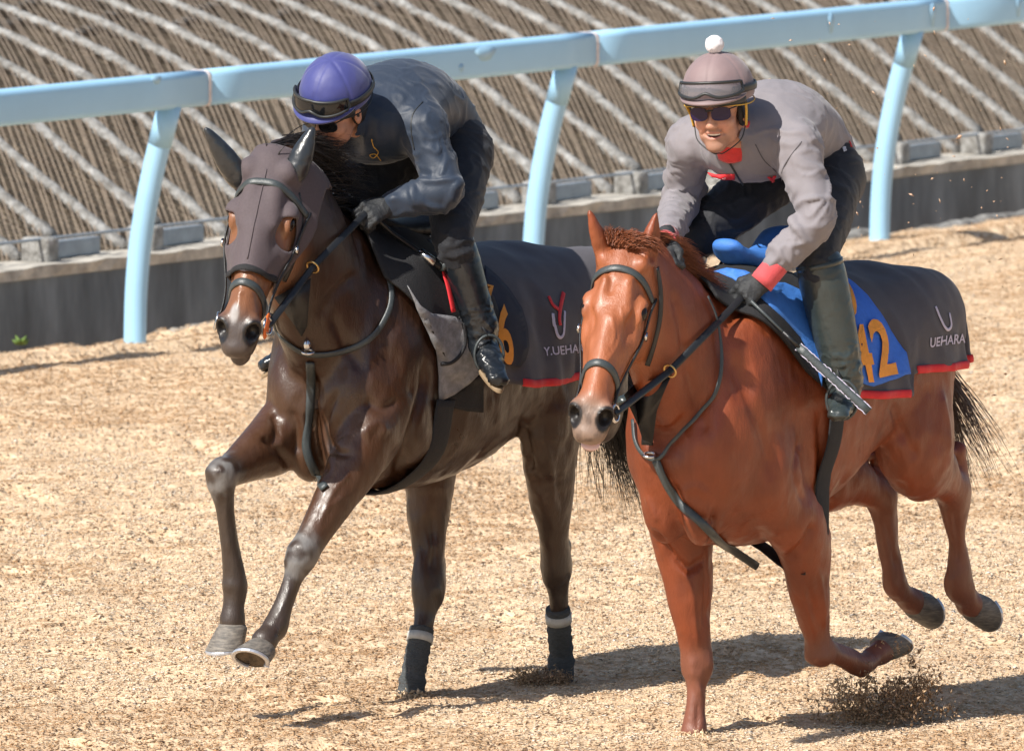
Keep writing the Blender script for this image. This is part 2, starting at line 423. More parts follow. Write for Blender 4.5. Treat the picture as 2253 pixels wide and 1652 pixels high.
def wood_chips(n=480000):
    D = 34.3 + (58.5 - 34.3) * RNG.random(n) ** 1.05
    X = (RNG.random(n) * 2 - 1) * (D * .0462 + .45)
    w = (X - R0[0]) * RB[0] + (D - R0[1]) * RB[1]
    k = w < .5; D, X = D[k], X[k]; n = len(D)
    z = track_z(X, D)
    L = .009 + .025 * RNG.random(n) ** 2.2; W = L * (.25 + .35 * RNG.random(n)); T = .002 + .0035 * RNG.random(n)
    big = RNG.random(n) < .012; L[big] *= 1.7
    yaw = RNG.random(n) * 6.283; pit = RNG.normal(0, .11, n); roll = RNG.normal(0, .16, n)
    ci = RNG.choice(8, n, p=[.27, .23, .17, .145, .10, .06, .018, .007])
    c = CHIP_COLS[ci] * (.88 + .20 * RNG.random(n))[:, None] * np.array([1., 1., 1.05])
    wp = X * RB[0] + D * RB[1]; tp = X * RD[0] + D * RD[1]
    dk = np.maximum(sstep(fbm(np.stack([wp * 1.3, tp * .8, X * 0], 1), 4), .46, .58), .8 * sstep(fbm(np.stack([wp * 5, tp * 2.6, X * 0 + 5], 1), 3), .50, .62))      # turned-over damp patches
    c = c * (1 - dk[:, None] * np.array([.25, .36, .47]))
    C = np.stack([X, D, z + .001 + .005 * RNG.random(n)], 1)
    slivers(C, L, W, T, yaw, pit, roll, 'wood_chips', c, 'loose pale wood chips covering the whole track', 'wood chips')
wood_chips()

# ---- concrete wall with its pale coping
tL, zL = rail_plane(-500, 597 + 500 * .1154, W_WALL); tR, zR = rail_plane(2800, 337 - 547 * .1154, W_WALL)
_t0, _sl = tL, (zR - zL) / (tR - tL)
def wz(t): return zL + _sl * (t - _t0)
tL -= 7; tR += 3          # carry on past the picture's edges
def strip(name, mat, parent, w0, w1, z0, z1, n=60, jit=0., t0=None, t1=None):
    """long bar along the rail direction between offsets w0..w1 and heights z0..z1 (functions of t)"""
    ts = np.linspace(tL if t0 is None else t0, tR if t1 is None else t1, n); mb = MB(); vs = []
    for t in ts:
        j = [random.uniform(-jit, jit) for _ in range(4)]
        vs += [rp(t, w0 + j[0], z0(t)), rp(t, w0 + j[1], z1(t) + j[2]), rp(t, w1, z1(t) + j[3]), rp(t, w1, z0(t))]
    fs = [(i * 4 + k, i * 4 + (k + 1) % 4, i * 4 + 4 + (k + 1) % 4, i * 4 + 4 + k) for i in range(n - 1) for k in range(4)]
    fs += [(0, 1, 2, 3), tuple(4 * (n - 1) + k for k in (3, 2, 1, 0))]
    return mb.add(vs, fs).build(name, mat, parent, smooth=False)
wall = tag(empty('retaining_wall', Matrix.Translation(Vector(rp(0, W_WALL, 0)))), 'low dark weathered concrete wall running behind the blue rail', 'wall')
def under(o, root):
    o.parent = root; o.matrix_parent_inverse = root.matrix_basis.inverted(); return o
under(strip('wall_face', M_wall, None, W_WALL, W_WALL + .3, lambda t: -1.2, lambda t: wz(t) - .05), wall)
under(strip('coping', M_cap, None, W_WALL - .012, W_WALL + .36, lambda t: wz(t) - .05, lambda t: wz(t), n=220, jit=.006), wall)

# ---- bank: steep at the foot, flatter above
PROF = spline([(0, -.03), (.35, .20), (.70, .43), (1.0, .615), (1.35, .775), (1.8, .93), (2.4, 1.08), (3.2, 1.15), (6, 1.25)], 6)
W_BANK = W_WALL + .30
def bank_pt(t, s, lift=0.):
    u = np.interp(s, PROF[:, 0], np.arange(len(PROF))); i = int(min(u, len(PROF) - 2)); f = u - i
    a = PROF[i] * (1 - f) + PROF[i + 1] * f; g = unit(PROF[i + 1] - PROF[i])
    return rp(t, W_BANK + a[0] - g[1] * lift, wz(t) + a[1] + g[0] * lift)
def bank():
    ts = np.linspace(tL, tR, 220); ss = np.concatenate([np.arange(0, 3.2, .05), [3.6, 4.5, 6]])
    v = np.array([bank_pt(t, s) for t in ts for s in ss]); m = len(ss)
    v[:, 2] += .05 * (fbm(v * 3.1, 3) - .45)
    i = np.arange(len(v)).reshape(len(ts), m)
    q = np.stack([i[:-1, :-1], i[1:, :-1], i[1:, 1:], i[:-1, 1:]], -1).reshape(-1, 4)
    tag(mesh('embankment', v, q, M_soil), 'brown earth bank rising behind the concrete wall', 'bank', kind='structure')
bank()
frame_o = tag(empty('slope_frame', Matrix.Translation(Vector(rp(0, W_BANK, 0)))), 'pale mortar lattice of beams laid over the earth bank', 'slope frame')
def lumpy(pts, r, name, mat, root, n=9, amp=.35, fr=22., flat=.8, side=None):
    mb = MB().tube(pts, r, n, side=side, flat=flat); v = np.array(mb.v); c = np.repeat(np.asarray(pts), n, 0)
    g = 1 + amp * (fbm(v * fr, 3) - .44) * 2
    v = c + (v - c) * g[:, None]; return under(mesh(name, v, mb.f, mat), root)
BT0 = rail_plane(36, 560, W_BANK)[0]; BSTEP = .432
beam_ts = BT0 + BSTEP * np.arange(-20, 38)
for bi, t in enumerate(beam_ts):
    foot = (bi % 2 == 0)
    s0 = .0 if foot else .12
    p = [bank_pt(t + random.uniform(-.006, .006), s, .030) for s in np.linspace(s0, 2.62, 46)]
    lumpy(p, np.interp(np.linspace(0, 1, 46), [0, .1, 1], [.048, .040, .034]), 'beam', M_beam, frame_o, amp=.50, side=unit(V(0, 0, .84) - RB * .54), flat=.72)
    if foot:       # block the beam stands on
        b = MB().box(rp(t + .0, W_WALL + .17, wz(t) + .05), (.05, .075, .062), (RD, RB, V(0, 0, 1))).build('beam_foot', M_beam, None)
        bevel(under(b, frame_o), .015)
        s_ = MB().box(rp(t + .30, W_WALL + .20, wz(t) + .042), (.205, .022, .040), (RD, RB, V(0, 0, 1))).build('steel_plate', M_steel, None)
        bevel(under(s_, frame_o), .004)
    for s in np.arange(1.5, 2.6, .36):   # short cross pieces up on the flatter part
        q = [bank_pt(t + BSTEP * f, s + (.5 if bi % 2 else 0) * .3 + .09 * f, .016) for f in np.linspace(.04, .96, 9)]
        lumpy(q, .027, 'cross_beam', M_beam, frame_o, n=8, amp=.4, side=unit(V(0, 0, .94) - RB * .34), flat=.4)
mb = MB(); mb.tube([rp(t, W_WALL + .14, wz(t) + .105) for t in np.linspace(tL, tR, 90)], .008, 6)
under(mb.build('edge_cable', M_steel, None), frame_o)
def netting():
    mb = MB(); S = np.linspace(-.02, 2.7, 24)
    for fam, (k, r, st) in enumerate(((1.02, .0038, .050), (-1.0, .0036, .050))):
        for t in np.arange(tL + 2, tR + 2.5, st):
            t = t + RNG.normal(0, .006); ph = RNG.random() * 6
            p = [bank_pt(t - k * s + .010 * math.sin(s * 3.1 + ph) + (.004 * math.sin(s * 60)), s, .032 + .006 * fam) for s in S]
            mb.tube(p, r, 3, cap=False)
    o = mb.build('wire_netting', M_wire, smooth=False)
    tag(o, 'fine rusty wire netting stretched over the bank and its beams', 'netting', kind='stuff')
netting()

# ---- running rail
W_RAIL = -.245
rail = tag(empty('running_rail', Matrix.Translation(Vector(R0))), 'light blue running rail on curved posts along the track edge', 'rail')
ta, za = rail_plane(-60, 207, W_RAIL); tb, zb = rail_plane(2300, -24, W_RAIL)      # upper front edge
_, zc_ = rail_plane(-60, 287, W_RAIL); _, zd = rail_plane(2300, 47, W_RAIL)        # lower front edge
def rtop(t): return za + (zb - za) * (t - ta) / (tb - ta)
def rbot(t): return zc_ + (zd - zc_) * (t - ta) / (tb - ta)
def rail_profile(t, grow=0.):
    zt, zb_ = rtop(t) + grow, rbot(t) - grow; d0, d1, r = -.055 - grow, .055 + grow, .028; pts = []
    for (cw, cz, a0) in ((d1 - r, zt - r, 0), (d0 + r, zt - r, 90), (d0 + r, zb_ + r, 180), (d1 - r, zb_ + r, 270)):
        for k in range(5):
            a = math.radians(a0 + 22.5 * k); pts.append(rp(t, W_RAIL + .055 + cw + r * math.cos(a), cz + r * math.sin(a)))
    return pts
def rail_bar(name, mat, t0, t1, grow=0., n=12):
    ts = np.linspace(t0, t1, n); v = [p for t in ts for p in rail_profile(t, grow)]; m = 20
    f = [(i * m + k, i * m + (k + 1) % m, (i + 1) * m + (k + 1) % m, (i + 1) * m + k) for i in range(n - 1) for k in range(m)]
    f += [tuple(range(m))[::-1], tuple((n - 1) * m + k for k in range(m))]
    o = MB().add(v, f).build(name, mat, None); under(o, rail); return o
seams = [rail_plane(x, y, W_RAIL)[0] for x, y in ((462, 200), (1315, 110), (2085, 20))]
M_patch = material('rail_patch', (.315, .525, .70), .5, var=.1, scale=8)
ed = [ta - 3] + seams + [tb + 8]
for i in range(4): rail_bar('rail_section', M_blue, ed[i] + .004, ed[i + 1] - .004)
for t in seams: rail_bar('joint_sleeve', M_joint, t - .011, t + .011, .002, 2)
for x, y in ((297, 750), (1150, 640), (1935, 530)):
    t = rail_plane(x, y, 0)[0] if x != 1150 else .5 * (rail_plane(297, 750, 0)[0] + rail_plane(1935, 530, 0)[0]) + .05
    zt = rbot(t) + .02
    p = spline([rp(t, 0, -.5), rp(t, 0, 0), rp(t, -.012, .28), rp(t, -.045, .52), rp(t, -.105, .78), rp(t, -.19, zt)], 8)
    under(MB().tube(p, .0505, 20, side=RD).build('post', M_blue, None), rail)
    q = [p[-9] * (1 - f) + p[-1] * f for f in (.35, 1)]
    under(MB().tube(q, .0530, 20, side=RD).build('post_collar', M_blue, None), rail)

# ---- rubble at the foot of the wall, one weed
def rubble(px, r, label):
    P = [(lambda q: rp(q[0], .42, q[1]))(rail_plane(x, y, .42)) for x, y in px]
    P = spline(P, 14); n = 14; mb = MB().tube(P, r, n, flat=.8); v = np.array(mb.v); c = np.repeat(P, n, 0)
    v = c + (v - c) * (1 + 1.3 * (fbm(v * 7, 4) - .45))[:, None]; v += .03 * (np.stack([fbm(v * 5 + i * 9, 2) for i in range(3)], 1) - .36)
    tag(mesh('rubble_heap', v, mb.f, M_rubble), label, 'rubble', 'rubble along the wall foot')
rubble([(1950, 532), (2060, 512), (2160, 492), (2300, 468)], [.05] * 1, 'grey rubble ridge at wall foot, right of the last rail post')
rubble([(1690, 552), (1760, 540), (1850, 530), (1905, 523)], .045, 'short grey rubble ridge at wall foot behind rider in grey')
rubble([(1215, 620), (1290, 600), (1350, 592)], .06, 'grey rubble heap at wall foot between the two horses')
rubble([(385, 738), (440, 727), (520, 712)], .038, 'grey rubble heap at wall foot behind the masked horse nose')
wd = tag(empty('weed', Matrix.Translation(Vector(rp(rail_plane(45, 752, .5)[0], .5, 0)))), 'tiny green weed at the foot of the wall, far left', 'plant')
b0 = rp(rail_plane(45, 752, .5)[0], .5, rail_plane(45, 760, .5)[1])
for k in range(6):
    a = k * 1.1; d = V(math.cos(a) * .8, math.sin(a) * .3, .55 + .2 * (k % 3)); s_ = unit(np.cross(d, V(0, 1, 0)))
    tip = b0 + d * .05; mid = b0 + d * .025
    under(MB().add([b0, mid + s_ * .012, tip, mid - s_ * .012, mid + V(0, -.004, 0)], [(0, 1, 4), (1, 2, 4), (2, 3, 4), (3, 0, 4), (0, 3, 2, 1)]).build('leaf', M_leaf, None), wd)

# ================================================================== HORSES
M_bay = coat('bay_coat', .36, .5, .14, .16)
M_che = coat('chestnut_coat', .43, .45, .07, .16)
M_hoof = material('hoof_horn', (.20, .175, .145), .6, var=.35, scale=30, bump=.4, bscale=60, stretch=(1, 1, 5), dark=(.11, .10, .09))
M_shoe = material('aluminium_shoe', (.62, .64, .68), .35, var=.1, scale=40, metal=.7)
M_sole = material('hoof_sole', (.13, .10, .07), .95, var=.4, scale=40, bump=.9, bscale=90)
M_eye = material('eye_brown', (.010, .006, .004), .14, spec=.35)
M_hairb = material('black_hair', (.016, .013, .012), .42, var=.3, scale=60, spec=.5)
M_hairc = material('chestnut_hair', (.19, .055, .020), .42, var=.3, scale=60, spec=.5)
M_haird = material('dark_tail_hair', (.06, .026, .014), .42, var=.3, scale=60, spec=.5)
M_lip = material('pink_lip', (.66, .46, .45), .45, var=.1, scale=40)
M_band = material('bandage_cloth', (.075, .082, .085), .95, var=.25, scale=60, bump=.9, bscale=90, stretch=(1, 1, 3), bdist=.01)
M_tape = material('bandage_tape', (.46, .46, .43), .7, var=.2, scale=50)

class Head:
    """a: poll to muzzle, s: left, u: out of the forehead"""
    def __init__(h, P, M, face):
        h.P = np.asarray(P, float); h.a = unit(np.asarray(M) - h.P); u = np.asarray(face, float); h.u = unit(u - h.a * u.dot(h.a)); h.s = np.cross(h.u, h.a)
        h.R = np.array([h.a, h.s, h.u])
    def w(h, a, s, u): return h.P + h.a * a + h.s * s + h.u * u
    def loc(h, X): return (np.asarray(X) - h.P) @ h.R.T / h.k
    k = V(1, 1, 1)
    def n(h, a, s, u): return h.w(a * h.k[0], s * h.k[1], u * h.k[2])

def solve_len(fr, px, P, L, v0, v1):
    """lateral place of a pixel so that it lies L from P"""
    best = min(np.linspace(v0, v1, 81), key=lambda v: abs(np.linalg.norm(fr.px(*px, v) - P) - L))
    return fr.px(*px, best)

def horse_body(fr, S):
    f = SDF((-1.05, -.52, -.22), (1.85, .52, 2.02), .0072)
    tr = [(x, (a + b) / 2, (a - b) / 2, hy) for x, a, b, hy in S['trunk'][::-1]]
    f.loft((0, 0, 0), np.eye(3), tr, 2.25, .02)
    H = S['head']
    # neck
    f.chain(S['neck'][0], S['neck'][1], V(0, 1, 0), k=.07, n=6)
    for c, r, ax, k in S['muscle']:
        f.ell(c, r, ax, k)
    # legs
    for L in S['legs']:
        f.chain(L['p'], L['r'], L.get('side', V(0, 1, 0)), k=L.get('k', .035), n=5)
        for q in L.get('extra', ()): f.seg(*q[:4], k=.02)
        if 'bone' in L:
            k_, ft, co, kind = L['bone']; cd = unit(ft - k_); bk = V(-1, 0, 0) * (1 if cd[2] < -.3 else 0) + V(0, 0, 1) * (0 if cd[2] < -.3 else 1); bk = unit(bk - cd * cd.dot(bk)); Lc = np.linalg.norm(ft - k_)
            f.seg(k_ + cd * .05 + bk * .030, ft - cd * .02 + bk * .026, .0145, .0165, k=.007)                       # tendon
            f.seg(k_ + cd * .06 - bk * .006, ft - cd * .03 - bk * .004, .024, .024, k=.006)
            f.ell(ft + bk * .022 + cd * .008, (.026, .028, .026), None, .012); f.ell(ft - bk * .014, (.030, .034, .028), None, .012)
            if kind == 'fore':
                f.ell(k_ + bk * .046 + cd * -.012, (.018, .016, .026), None, .014); f.ell(k_ - bk * .026 - cd * .022, (.026, .040, .022), None, .012); f.ell(k_ - bk * .022 + cd * .026, (.024, .036, .020), None, .012)
            else:
                f.ell(k_ - bk * .018 + cd * .02, (.032, .040, .034), None, .014); f.ell(k_ + V(0, .03, 0), (.026, .016, .03), None, .012); f.ell(k_ - V(0, .03, 0), (.026, .016, .03), None, .012)
    # head
    st = [(-.045, -.075, .045, .05), (.02, -.085, .080, .063), (.10, -.102, .098, .077), (.19, -.118, .116, .087), (.27, -.113, .108, .074),
          (.36, -.088, .080, .055), (.44, -.072, .062, .047), (.51, -.068, .058, .052), (.565, -.073, .052, .053), (.605, -.080, .038, .043), (.622, -.084, .022, .028)]
    sc = S.get('hs', 1.); HW, HU = 1.07, 1.08
    st = [(r[0] * sc, r[1] * sc * HU, r[2] * sc * HU, r[3] * sc * HW) for r in st]
    f.loft(H.P, H.R, st, 2.5, .03)
    hw = lambda a, b, c: H.w(a * sc, b * sc * HW, c * sc * HU)
    E = lambda c, r, k=.02, sub=False: f.ell(hw(*c), [r[0] * sc, r[1] * sc * HW, r[2] * sc * HU], H.R, k, sub)
    for s in (-1, 1):
        E((.175, s * .074, -.042), (.05, .026, .024), .015)                 # brow
        E((.235, s * .070, -.085), (.06, .02, .03), .02)                     # below the eye
        E((.165, s * .060, -.165), (.105, .03, .085), .025)                  # cheek
        f.seg(hw(.27, s * .064, -.085), hw(.40, s * .046, -.075), .014, .008, k=.02)     # facial crest
        f.seg(hw(.10, s * .03, -.004), hw(.22, s * .045, -.012), .02, .014, k=.02)
        E((.184, s * .096, -.046), (.022, .014, .014), .008, True)           # eye socket
        E((.255, s * .060, -.022), (.05, .016, .016), .03, True)             # hollow beside the nasal bone
        f.seg(hw(.36, s * .06, -.045), hw(.46, s * .057, -.04), .012, .012, k=.02, sub=True)
        E((.545, s * .042, -.042), (.046, .026, .034), .015)                 # nostril wing
        E((.572, s * .052, -.028), (.033, .023, .030), .008, True); E((.552, s * .044, -.040), (.020, .016, .022), .008, True)           # nostril
        E((.592, s * .020, -.012), (.020, .012, .014), .012, True)
        E((.03, s * .055, -.012), (.03, .024, .022), .02)
        # ear
        b, t = S['ears'][0 if s > 0 else 1]
        b = hw(*b); t = np.asarray(t, float); ax = unit(t - b); fn = S['ear_face'][0 if s > 0 else 1]; fn = unit(np.asarray(fn) - ax * ax.dot(fn)); sd = np.cross(ax, fn); L = np.linalg.norm(t - b)
        f.chain([b - ax * .03, b + ax * .2 * L, b + ax * .5 * L, b + ax * .8 * L, t], [tuple(w * S.get('ear_w', 1.) for w in r) for r in ((.022, .022), (.033, .026), (.033, .022), (.019, .013), (.005, .005))], sd, k=.02)
        if S.get('ear_hollow', True):
            f.chain([b + ax * .12 * L + fn * .026, b + ax * .45 * L + fn * .020, b + ax * .84 * L + fn * .012], [(.018, .02), (.020, .016), (.006, .007)], sd) if 0 else \
                [f.seg(b + ax * p * L + fn * o, b + ax * q * L + fn * o2, (r1, w1), (r2, w2), side=sd, k=.01, sub=True) for p, q, o, o2, r1, w1, r2, w2 in ((.10, .48, .026, .020, .016, .018, .019, .014), (.48, .84, .020, .012, .019, .014, .006, .006))]
    E((.17, 0, -.006), (.10, .035, .014), .03)                                # forehead
    f.seg(hw(.24, 0, -.012), hw(.50, 0, -.022), .026 * sc, .02 * sc, k=.03)   # nasal bone
    E((.606, 0, -.066), (.026, .040, .030), .015)                              # upper lip
    E((.588, 0, -.128), (.040, .031, .022), .010)                             # lower lip and chin
    f.seg(hw(.618, -.05, -.103), hw(.618, .05, -.103), .010, .010, k=.010, sub=True)
    f.seg(hw(.59, -.06, -.100), hw(.52, -.058, -.098), .004, .002, k=.012, sub=True)
    f.seg(hw(.59, .06, -.100), hw(.52, .058, -.098), .004, .002, k=.012, sub=True)
    for c, r, ax, k in S.get('cut', ()): f.ell(c, r, ax, k, True)
    P, Q = f.skin(2); N = normals(P, Q); n1 = fbm(P * V(9, 9, 6), 3); n2 = fbm(P * V(26, 26, 15) + 5, 2)
    soft = 1 - .75 * sstep(H.loc(P)[:, 0] + (P[:, 0] < 1.05) * 9 * -1, -.1, 0)
    ridge = -np.abs(n1 - .44) * 2
    return relax(P + N * ((n1 - .44) * .026 + ridge * .014 + (n2 - .36) * .008)[:, None] * soft[:, None], Q, 1), Q

def relief(fr, v, q, lines):
    """grooves and veins pressed into the skin along picture lines: (points, height, half width)"""
    bv = bvh_of(v, q); N = normals(v, q); dz = np.zeros(len(v)); vis = np.ones(len(v), bool)
    for pts, amp, wd in lines:
        P = []
        for x, y in spline(pts, 5):
            o, d = fr.ray(x, y); p = bv.ray_cast(Vector(o), Vector(d))[0]
            if p is not None: P.append(np.array(p))
        if len(P) < 2: continue
        P = np.array(P); near = np.nonzero(np.all((v > P.min(0) - 3 * wd) & (v < P.max(0) + 3 * wd), 1))[0]
        if len(near) == 0: continue
        best = np.full(len(near), 9.); tt = np.zeros(len(near))
        for i in range(len(P) - 1):
            if np.linalg.norm(P[i + 1] - P[i]) > .12: continue
            d, t = segdist(v[near], P[i], P[i + 1]); u = d < best; best[u] = d[u]; tt[u] = (i + t[u]) / (len(P) - 1)
        dz[near] += amp * np.exp(-(best / wd) ** 2) * np.minimum(1, 6 * np.minimum(tt, 1 - tt) + .15)
    return v + N * (dz * 1.5)[:, None]

def rotax(d, s=(0, 1, 0)):
    """axes with the long axis along d, the second near s"""
    d = unit(d); s = np.asarray(s, float); s = unit(s - d * d.dot(s)); return np.array([d, s, np.cross(d, s)])

def hoof(parent, c, ax, toe, sc=1., shoe=True):
    """c coronet centre, ax down to the ground face, toe forwards"""
    ax = unit(ax); toe = unit(np.asarray(toe) - ax * ax.dot(toe)); sd = np.cross(ax, toe); n = 28; rows = []
    prof = [(-.012, .040), (0, .047), (.012, .050), (.04, .056), (.075, .063)]
    P = []
    for z, r in prof:
        f = z / .075
        for i in range(n):
            t = 2 * math.pi * i / n; ct, st = math.cos(t), math.sin(t)
            zz = z if ct > 0 or z <= 0 else z
            heel = max(0, -ct)
            rr = r * (1 - .16 * heel * max(f, 0))
            P.append(np.asarray(c) + sc * (ax * (zz * (1 - .28 * (1 - ct) * .5 * (1 if z > 0 else 0))) + toe * (rr * ct * 1.08 + .030 * max(f, 0)) + sd * rr * st))
    f_ = [(j * n + i, j * n + (i + 1) % n, (j + 1) * n + (i + 1) % n, (j + 1) * n + i) for j in range(len(prof) - 1) for i in range(n)]
    f_.append(tuple(range(n))[::-1])
    b = (len(prof) - 1) * n
    o = mesh('hoof', P, [q[::-1] for q in f_], M_hoof, parent)
    R = np.array(P[b:b + n]); C = R.mean(0); A = C + (R - C) * .80; d = ax * .012 * sc
    mesh('sole', list(R * .04 + (C + (R - C) * .97) * .96 - ax * .002) + [C - ax * .014 * sc], [(i, (i + 1) % n, n) for i in range(n)], M_sole, o)
    if shoe:
        m = n - 7; ids = [(i - m // 2) % n for i in range(m + 1)]; vs = []
        for i in ids:
            vs += [R[i], R[i] + d, A[i] + d, A[i]]
        fs = [(4 * j + k, 4 * j + (k + 1) % 4, 4 * j + 4 + (k + 1) % 4, 4 * j + 4 + k) for j in range(m) for k in range(4)] + [(0, 1, 2, 3), tuple(4 * m + k for k in (3, 2, 1, 0))]
        bevel(mesh('horseshoe', vs, fs, M_shoe, o, smooth=False), .003)
    return o

def hair(name, roots, dirs, length, mat, parent, n=5, r=.0035, sag=.3, wave=.12, jit=.25, steps=7, wind=(0, 0, 0)):
    """locks of hair as tapering solid strands"""
    V_, F_ = [], []; b = 0; roots = np.asarray(roots); dirs = np.asarray(dirs); length = np.broadcast_to(length, (len(roots),))
    for i in range(len(roots)):
        for k in range(n):
            d = unit(dirs[i] + RNG.normal(0, jit, 3)); L = length[i] * (.65 + .5 * RNG.random()); p = roots[i] + RNG.normal(0, .006, 3)
            ph = RNG.random() * 6.28; a = unit(np.cross(d, V(.3, .2, .9))); c = np.cross(d, a); ring = []
            for j in range(steps):
                t = j / (steps - 1); q = p + d * L * t + V(0, 0, -1) * sag * L * t * t + np.asarray(wind) * L * t * t + (a * math.sin(ph + t * 4) + c * math.cos(ph * 1.7 + t * 3)) * wave * L * t
                rr = r * (1 - .85 * t) * (.7 + .6 * RNG.random() if j == 0 else 1)
                for m in range(3): V_.append(q + (a * math.cos(2.09 * m) + c * math.sin(2.09 * m)) * rr)
            for j in range(steps - 1):
                for m in range(3): F_.append((b + 3 * j + m, b + 3 * j + (m + 1) % 3, b + 3 * j + 3 + (m + 1) % 3, b + 3 * j + 3 + m))
            b += 3 * steps
    return mesh(name, np.array(V_), np.array(F_), mat, parent)

# ------------------------------------------------------------------ bay
FB = Frame((ground(900, 1535) + ground(1237, 1485)) / 2, 56)
def leg_r(*a): return list(a)
B = FB.px
def bay():
    P = B(594, 352, 0.02); M = B(509, 752, .10)
    face = V(math.cos(math.radians(23)), math.sin(math.radians(23)), .35)
    H = Head(P, M, face)
    S = dict(head=H, hs=np.linalg.norm(M - P) / .615)
    H.k = V(1, 1.07, 1.08) * S['hs']
    S['trunk'] = [(.995, 1.13, .99, .09), (.93, 1.26, .86, .185), (.80, 1.42, .75, .235), (.66, 1.54, .71, .25), (.48, 1.51, .70, .275), (.28, 1.46, .73, .295),
                  (.06, 1.45, .80, .295), (-.14, 1.45, .88, .28), (-.32, 1.40, .93, .26), (-.48, 1.29, .96, .22), (-.58, 1.16, 1.02, .13)]
    nk = H.w(.06, 0, -.10)
    S['neck'] = ([V(.62, 0, 1.26), V(.80, 0, 1.27), V(.97, .005, 1.42), V(1.10, .015, 1.57), nk - V(.06, 0, -.02), nk],
                 [(.17, .24), (.175, .27), (.135, .235), (.112, .195), (.098, .15), (.085, .10)])
    el = lambda c, r, d=(1, 0, 0), s=(0, 1, 0), k=.05: (V(*c), r, rotax(d, s), k)
    S['muscle'] = [el((.80, .17, 1.16), (.30, .07, .14), (-.30, 0, .9), k=.10), el((.80, -.17, 1.16), (.30, .07, .14), (-.30, 0, .9), k=.10),      # shoulder blade
                   el((.945, .10, 1.02), (.15, .085, .085), (0, .25, 1), k=.05), el((.945, -.10, 1.02), (.15, .085, .085), (0, -.25, 1), k=.05),   # pectorals
                   el((.915, .075, .88), (.13, .07, .09), (0, .1, 1), k=.035), el((.915, -.075, .88), (.13, .07, .09), (0, -.1, 1), k=.035),
                   el((.74, .19, .95), (.17, .07, .10), (.5, 0, .6)), el((.76, -.19, .97), (.17, .07, .10), (.5, 0, .6)),             # triceps
                   el((-.25, .15, 1.25), (.30, .13, .17), (1, 0, -.2)), el((-.25, -.15, 1.25), (.30, .13, .17), (1, 0, -.2)),       # croup
                   el((-.40, .15, 1.03), (.26, .105, .15), (.25, 0, 1)), el((-.30, -.15, 1.03), (.26, .105, .15), (-.25, 0, 1)),    # thigh
                   el((-.10, .19, 1.00), (.22, .09, .14), (.2, 0, 1)), el((.02, -.18, 1.0), (.22, .09, .14), (-.35, 0, 1))]
    # legs -----------------------------------------------------------
    rk, rf, rc = B(486, 1048, -.13), B(517, 1285, -.115), B(511, 1372, -.115)
    re = V(.98, -.15, .89)
    lk, lf = B(662, 1226, .13), B(606, 1378, .10)
    le = V(.93, .17, .90); lc = B(580, 1412, .095)
    hk, hf = B(943, 1297, -.10), B(907, 1500, -.075); hs = V(.13, -.17, .88)
    gk, gf = B(1222, 1252, .12), B(1235, 1455, .065); gs = V(-.02, .20, .90)
    def fore(e, k, ft, co, up):
        mid = e * .55 + k * .45; c1 = k * .72 + ft * .28; c2 = k * .35 + ft * .65
        return dict(p=[up, e, mid, e * .15 + k * .85, k, c1, c2, ft, ft * .45 + co * .55, co],
                    r=[(.085, .12), (.085, .11), (.062, .078), (.045, .050), (.046, .050), (.027, .029), (.026, .028), (.036, .036), (.029, .031), (.040, .042)], k=.05, bone=(k, ft, co, 'fore'))
    S['legs'] = [fore(re, rk, rf, rc, V(.86, -.14, .96)), fore(le, lk, lf, lc, V(.84, .16, .98))]
    for s_, k_, f_, sd in ((hs, hk, hf, -1), (gs, gk, gf, 1)):
        hip = V(-.22 if sd > 0 else -.12, sd * .15, 1.10); mid = s_ * .5 + k_ * .5; back = V(-.055, 0, 0)
        foot = f_ + V(.05, 0, -.18)
        S['legs'].append(dict(p=[hip, s_ * .92 + hip * .08 + V(-.05, 0, 0), mid + V(-.02, 0, 0), s_ * .2 + k_ * .8, k_, k_ * .75 + f_ * .25, k_ * .35 + f_ * .65, f_, foot],
                              r=[(.12, .19), (.095, .15), (.066, .088), (.046, .062), (.048, .066), (.031, .036), (.029, .033), (.034, .038), (.036, .036)], k=.06, bone=(k_, f_, f_, 'hind'),
                              extra=[(k_ + back + V(0, 0, .075), k_ * .6 + f_ * .4 + back * .35, .022, .018), (k_ + back + V(0, 0, .07), mid + V(-.055, 0, .02), .016, .014)]))
    et = [FB.at(685, 290, FB.dist(P) - .0), FB.at(457, 290, FB.dist(P) - .03)]
    S['ears'] = [((.025, .070, -.030), et[0]), ((.060, -.082, -.034), et[1])]
    S['ear_face'] = [H.u + H.s * .5, H.u - H.s * .5]; S['ear_hollow'] = False; S['ear_w'] = .72
    v, q = horse_body(FB, S)
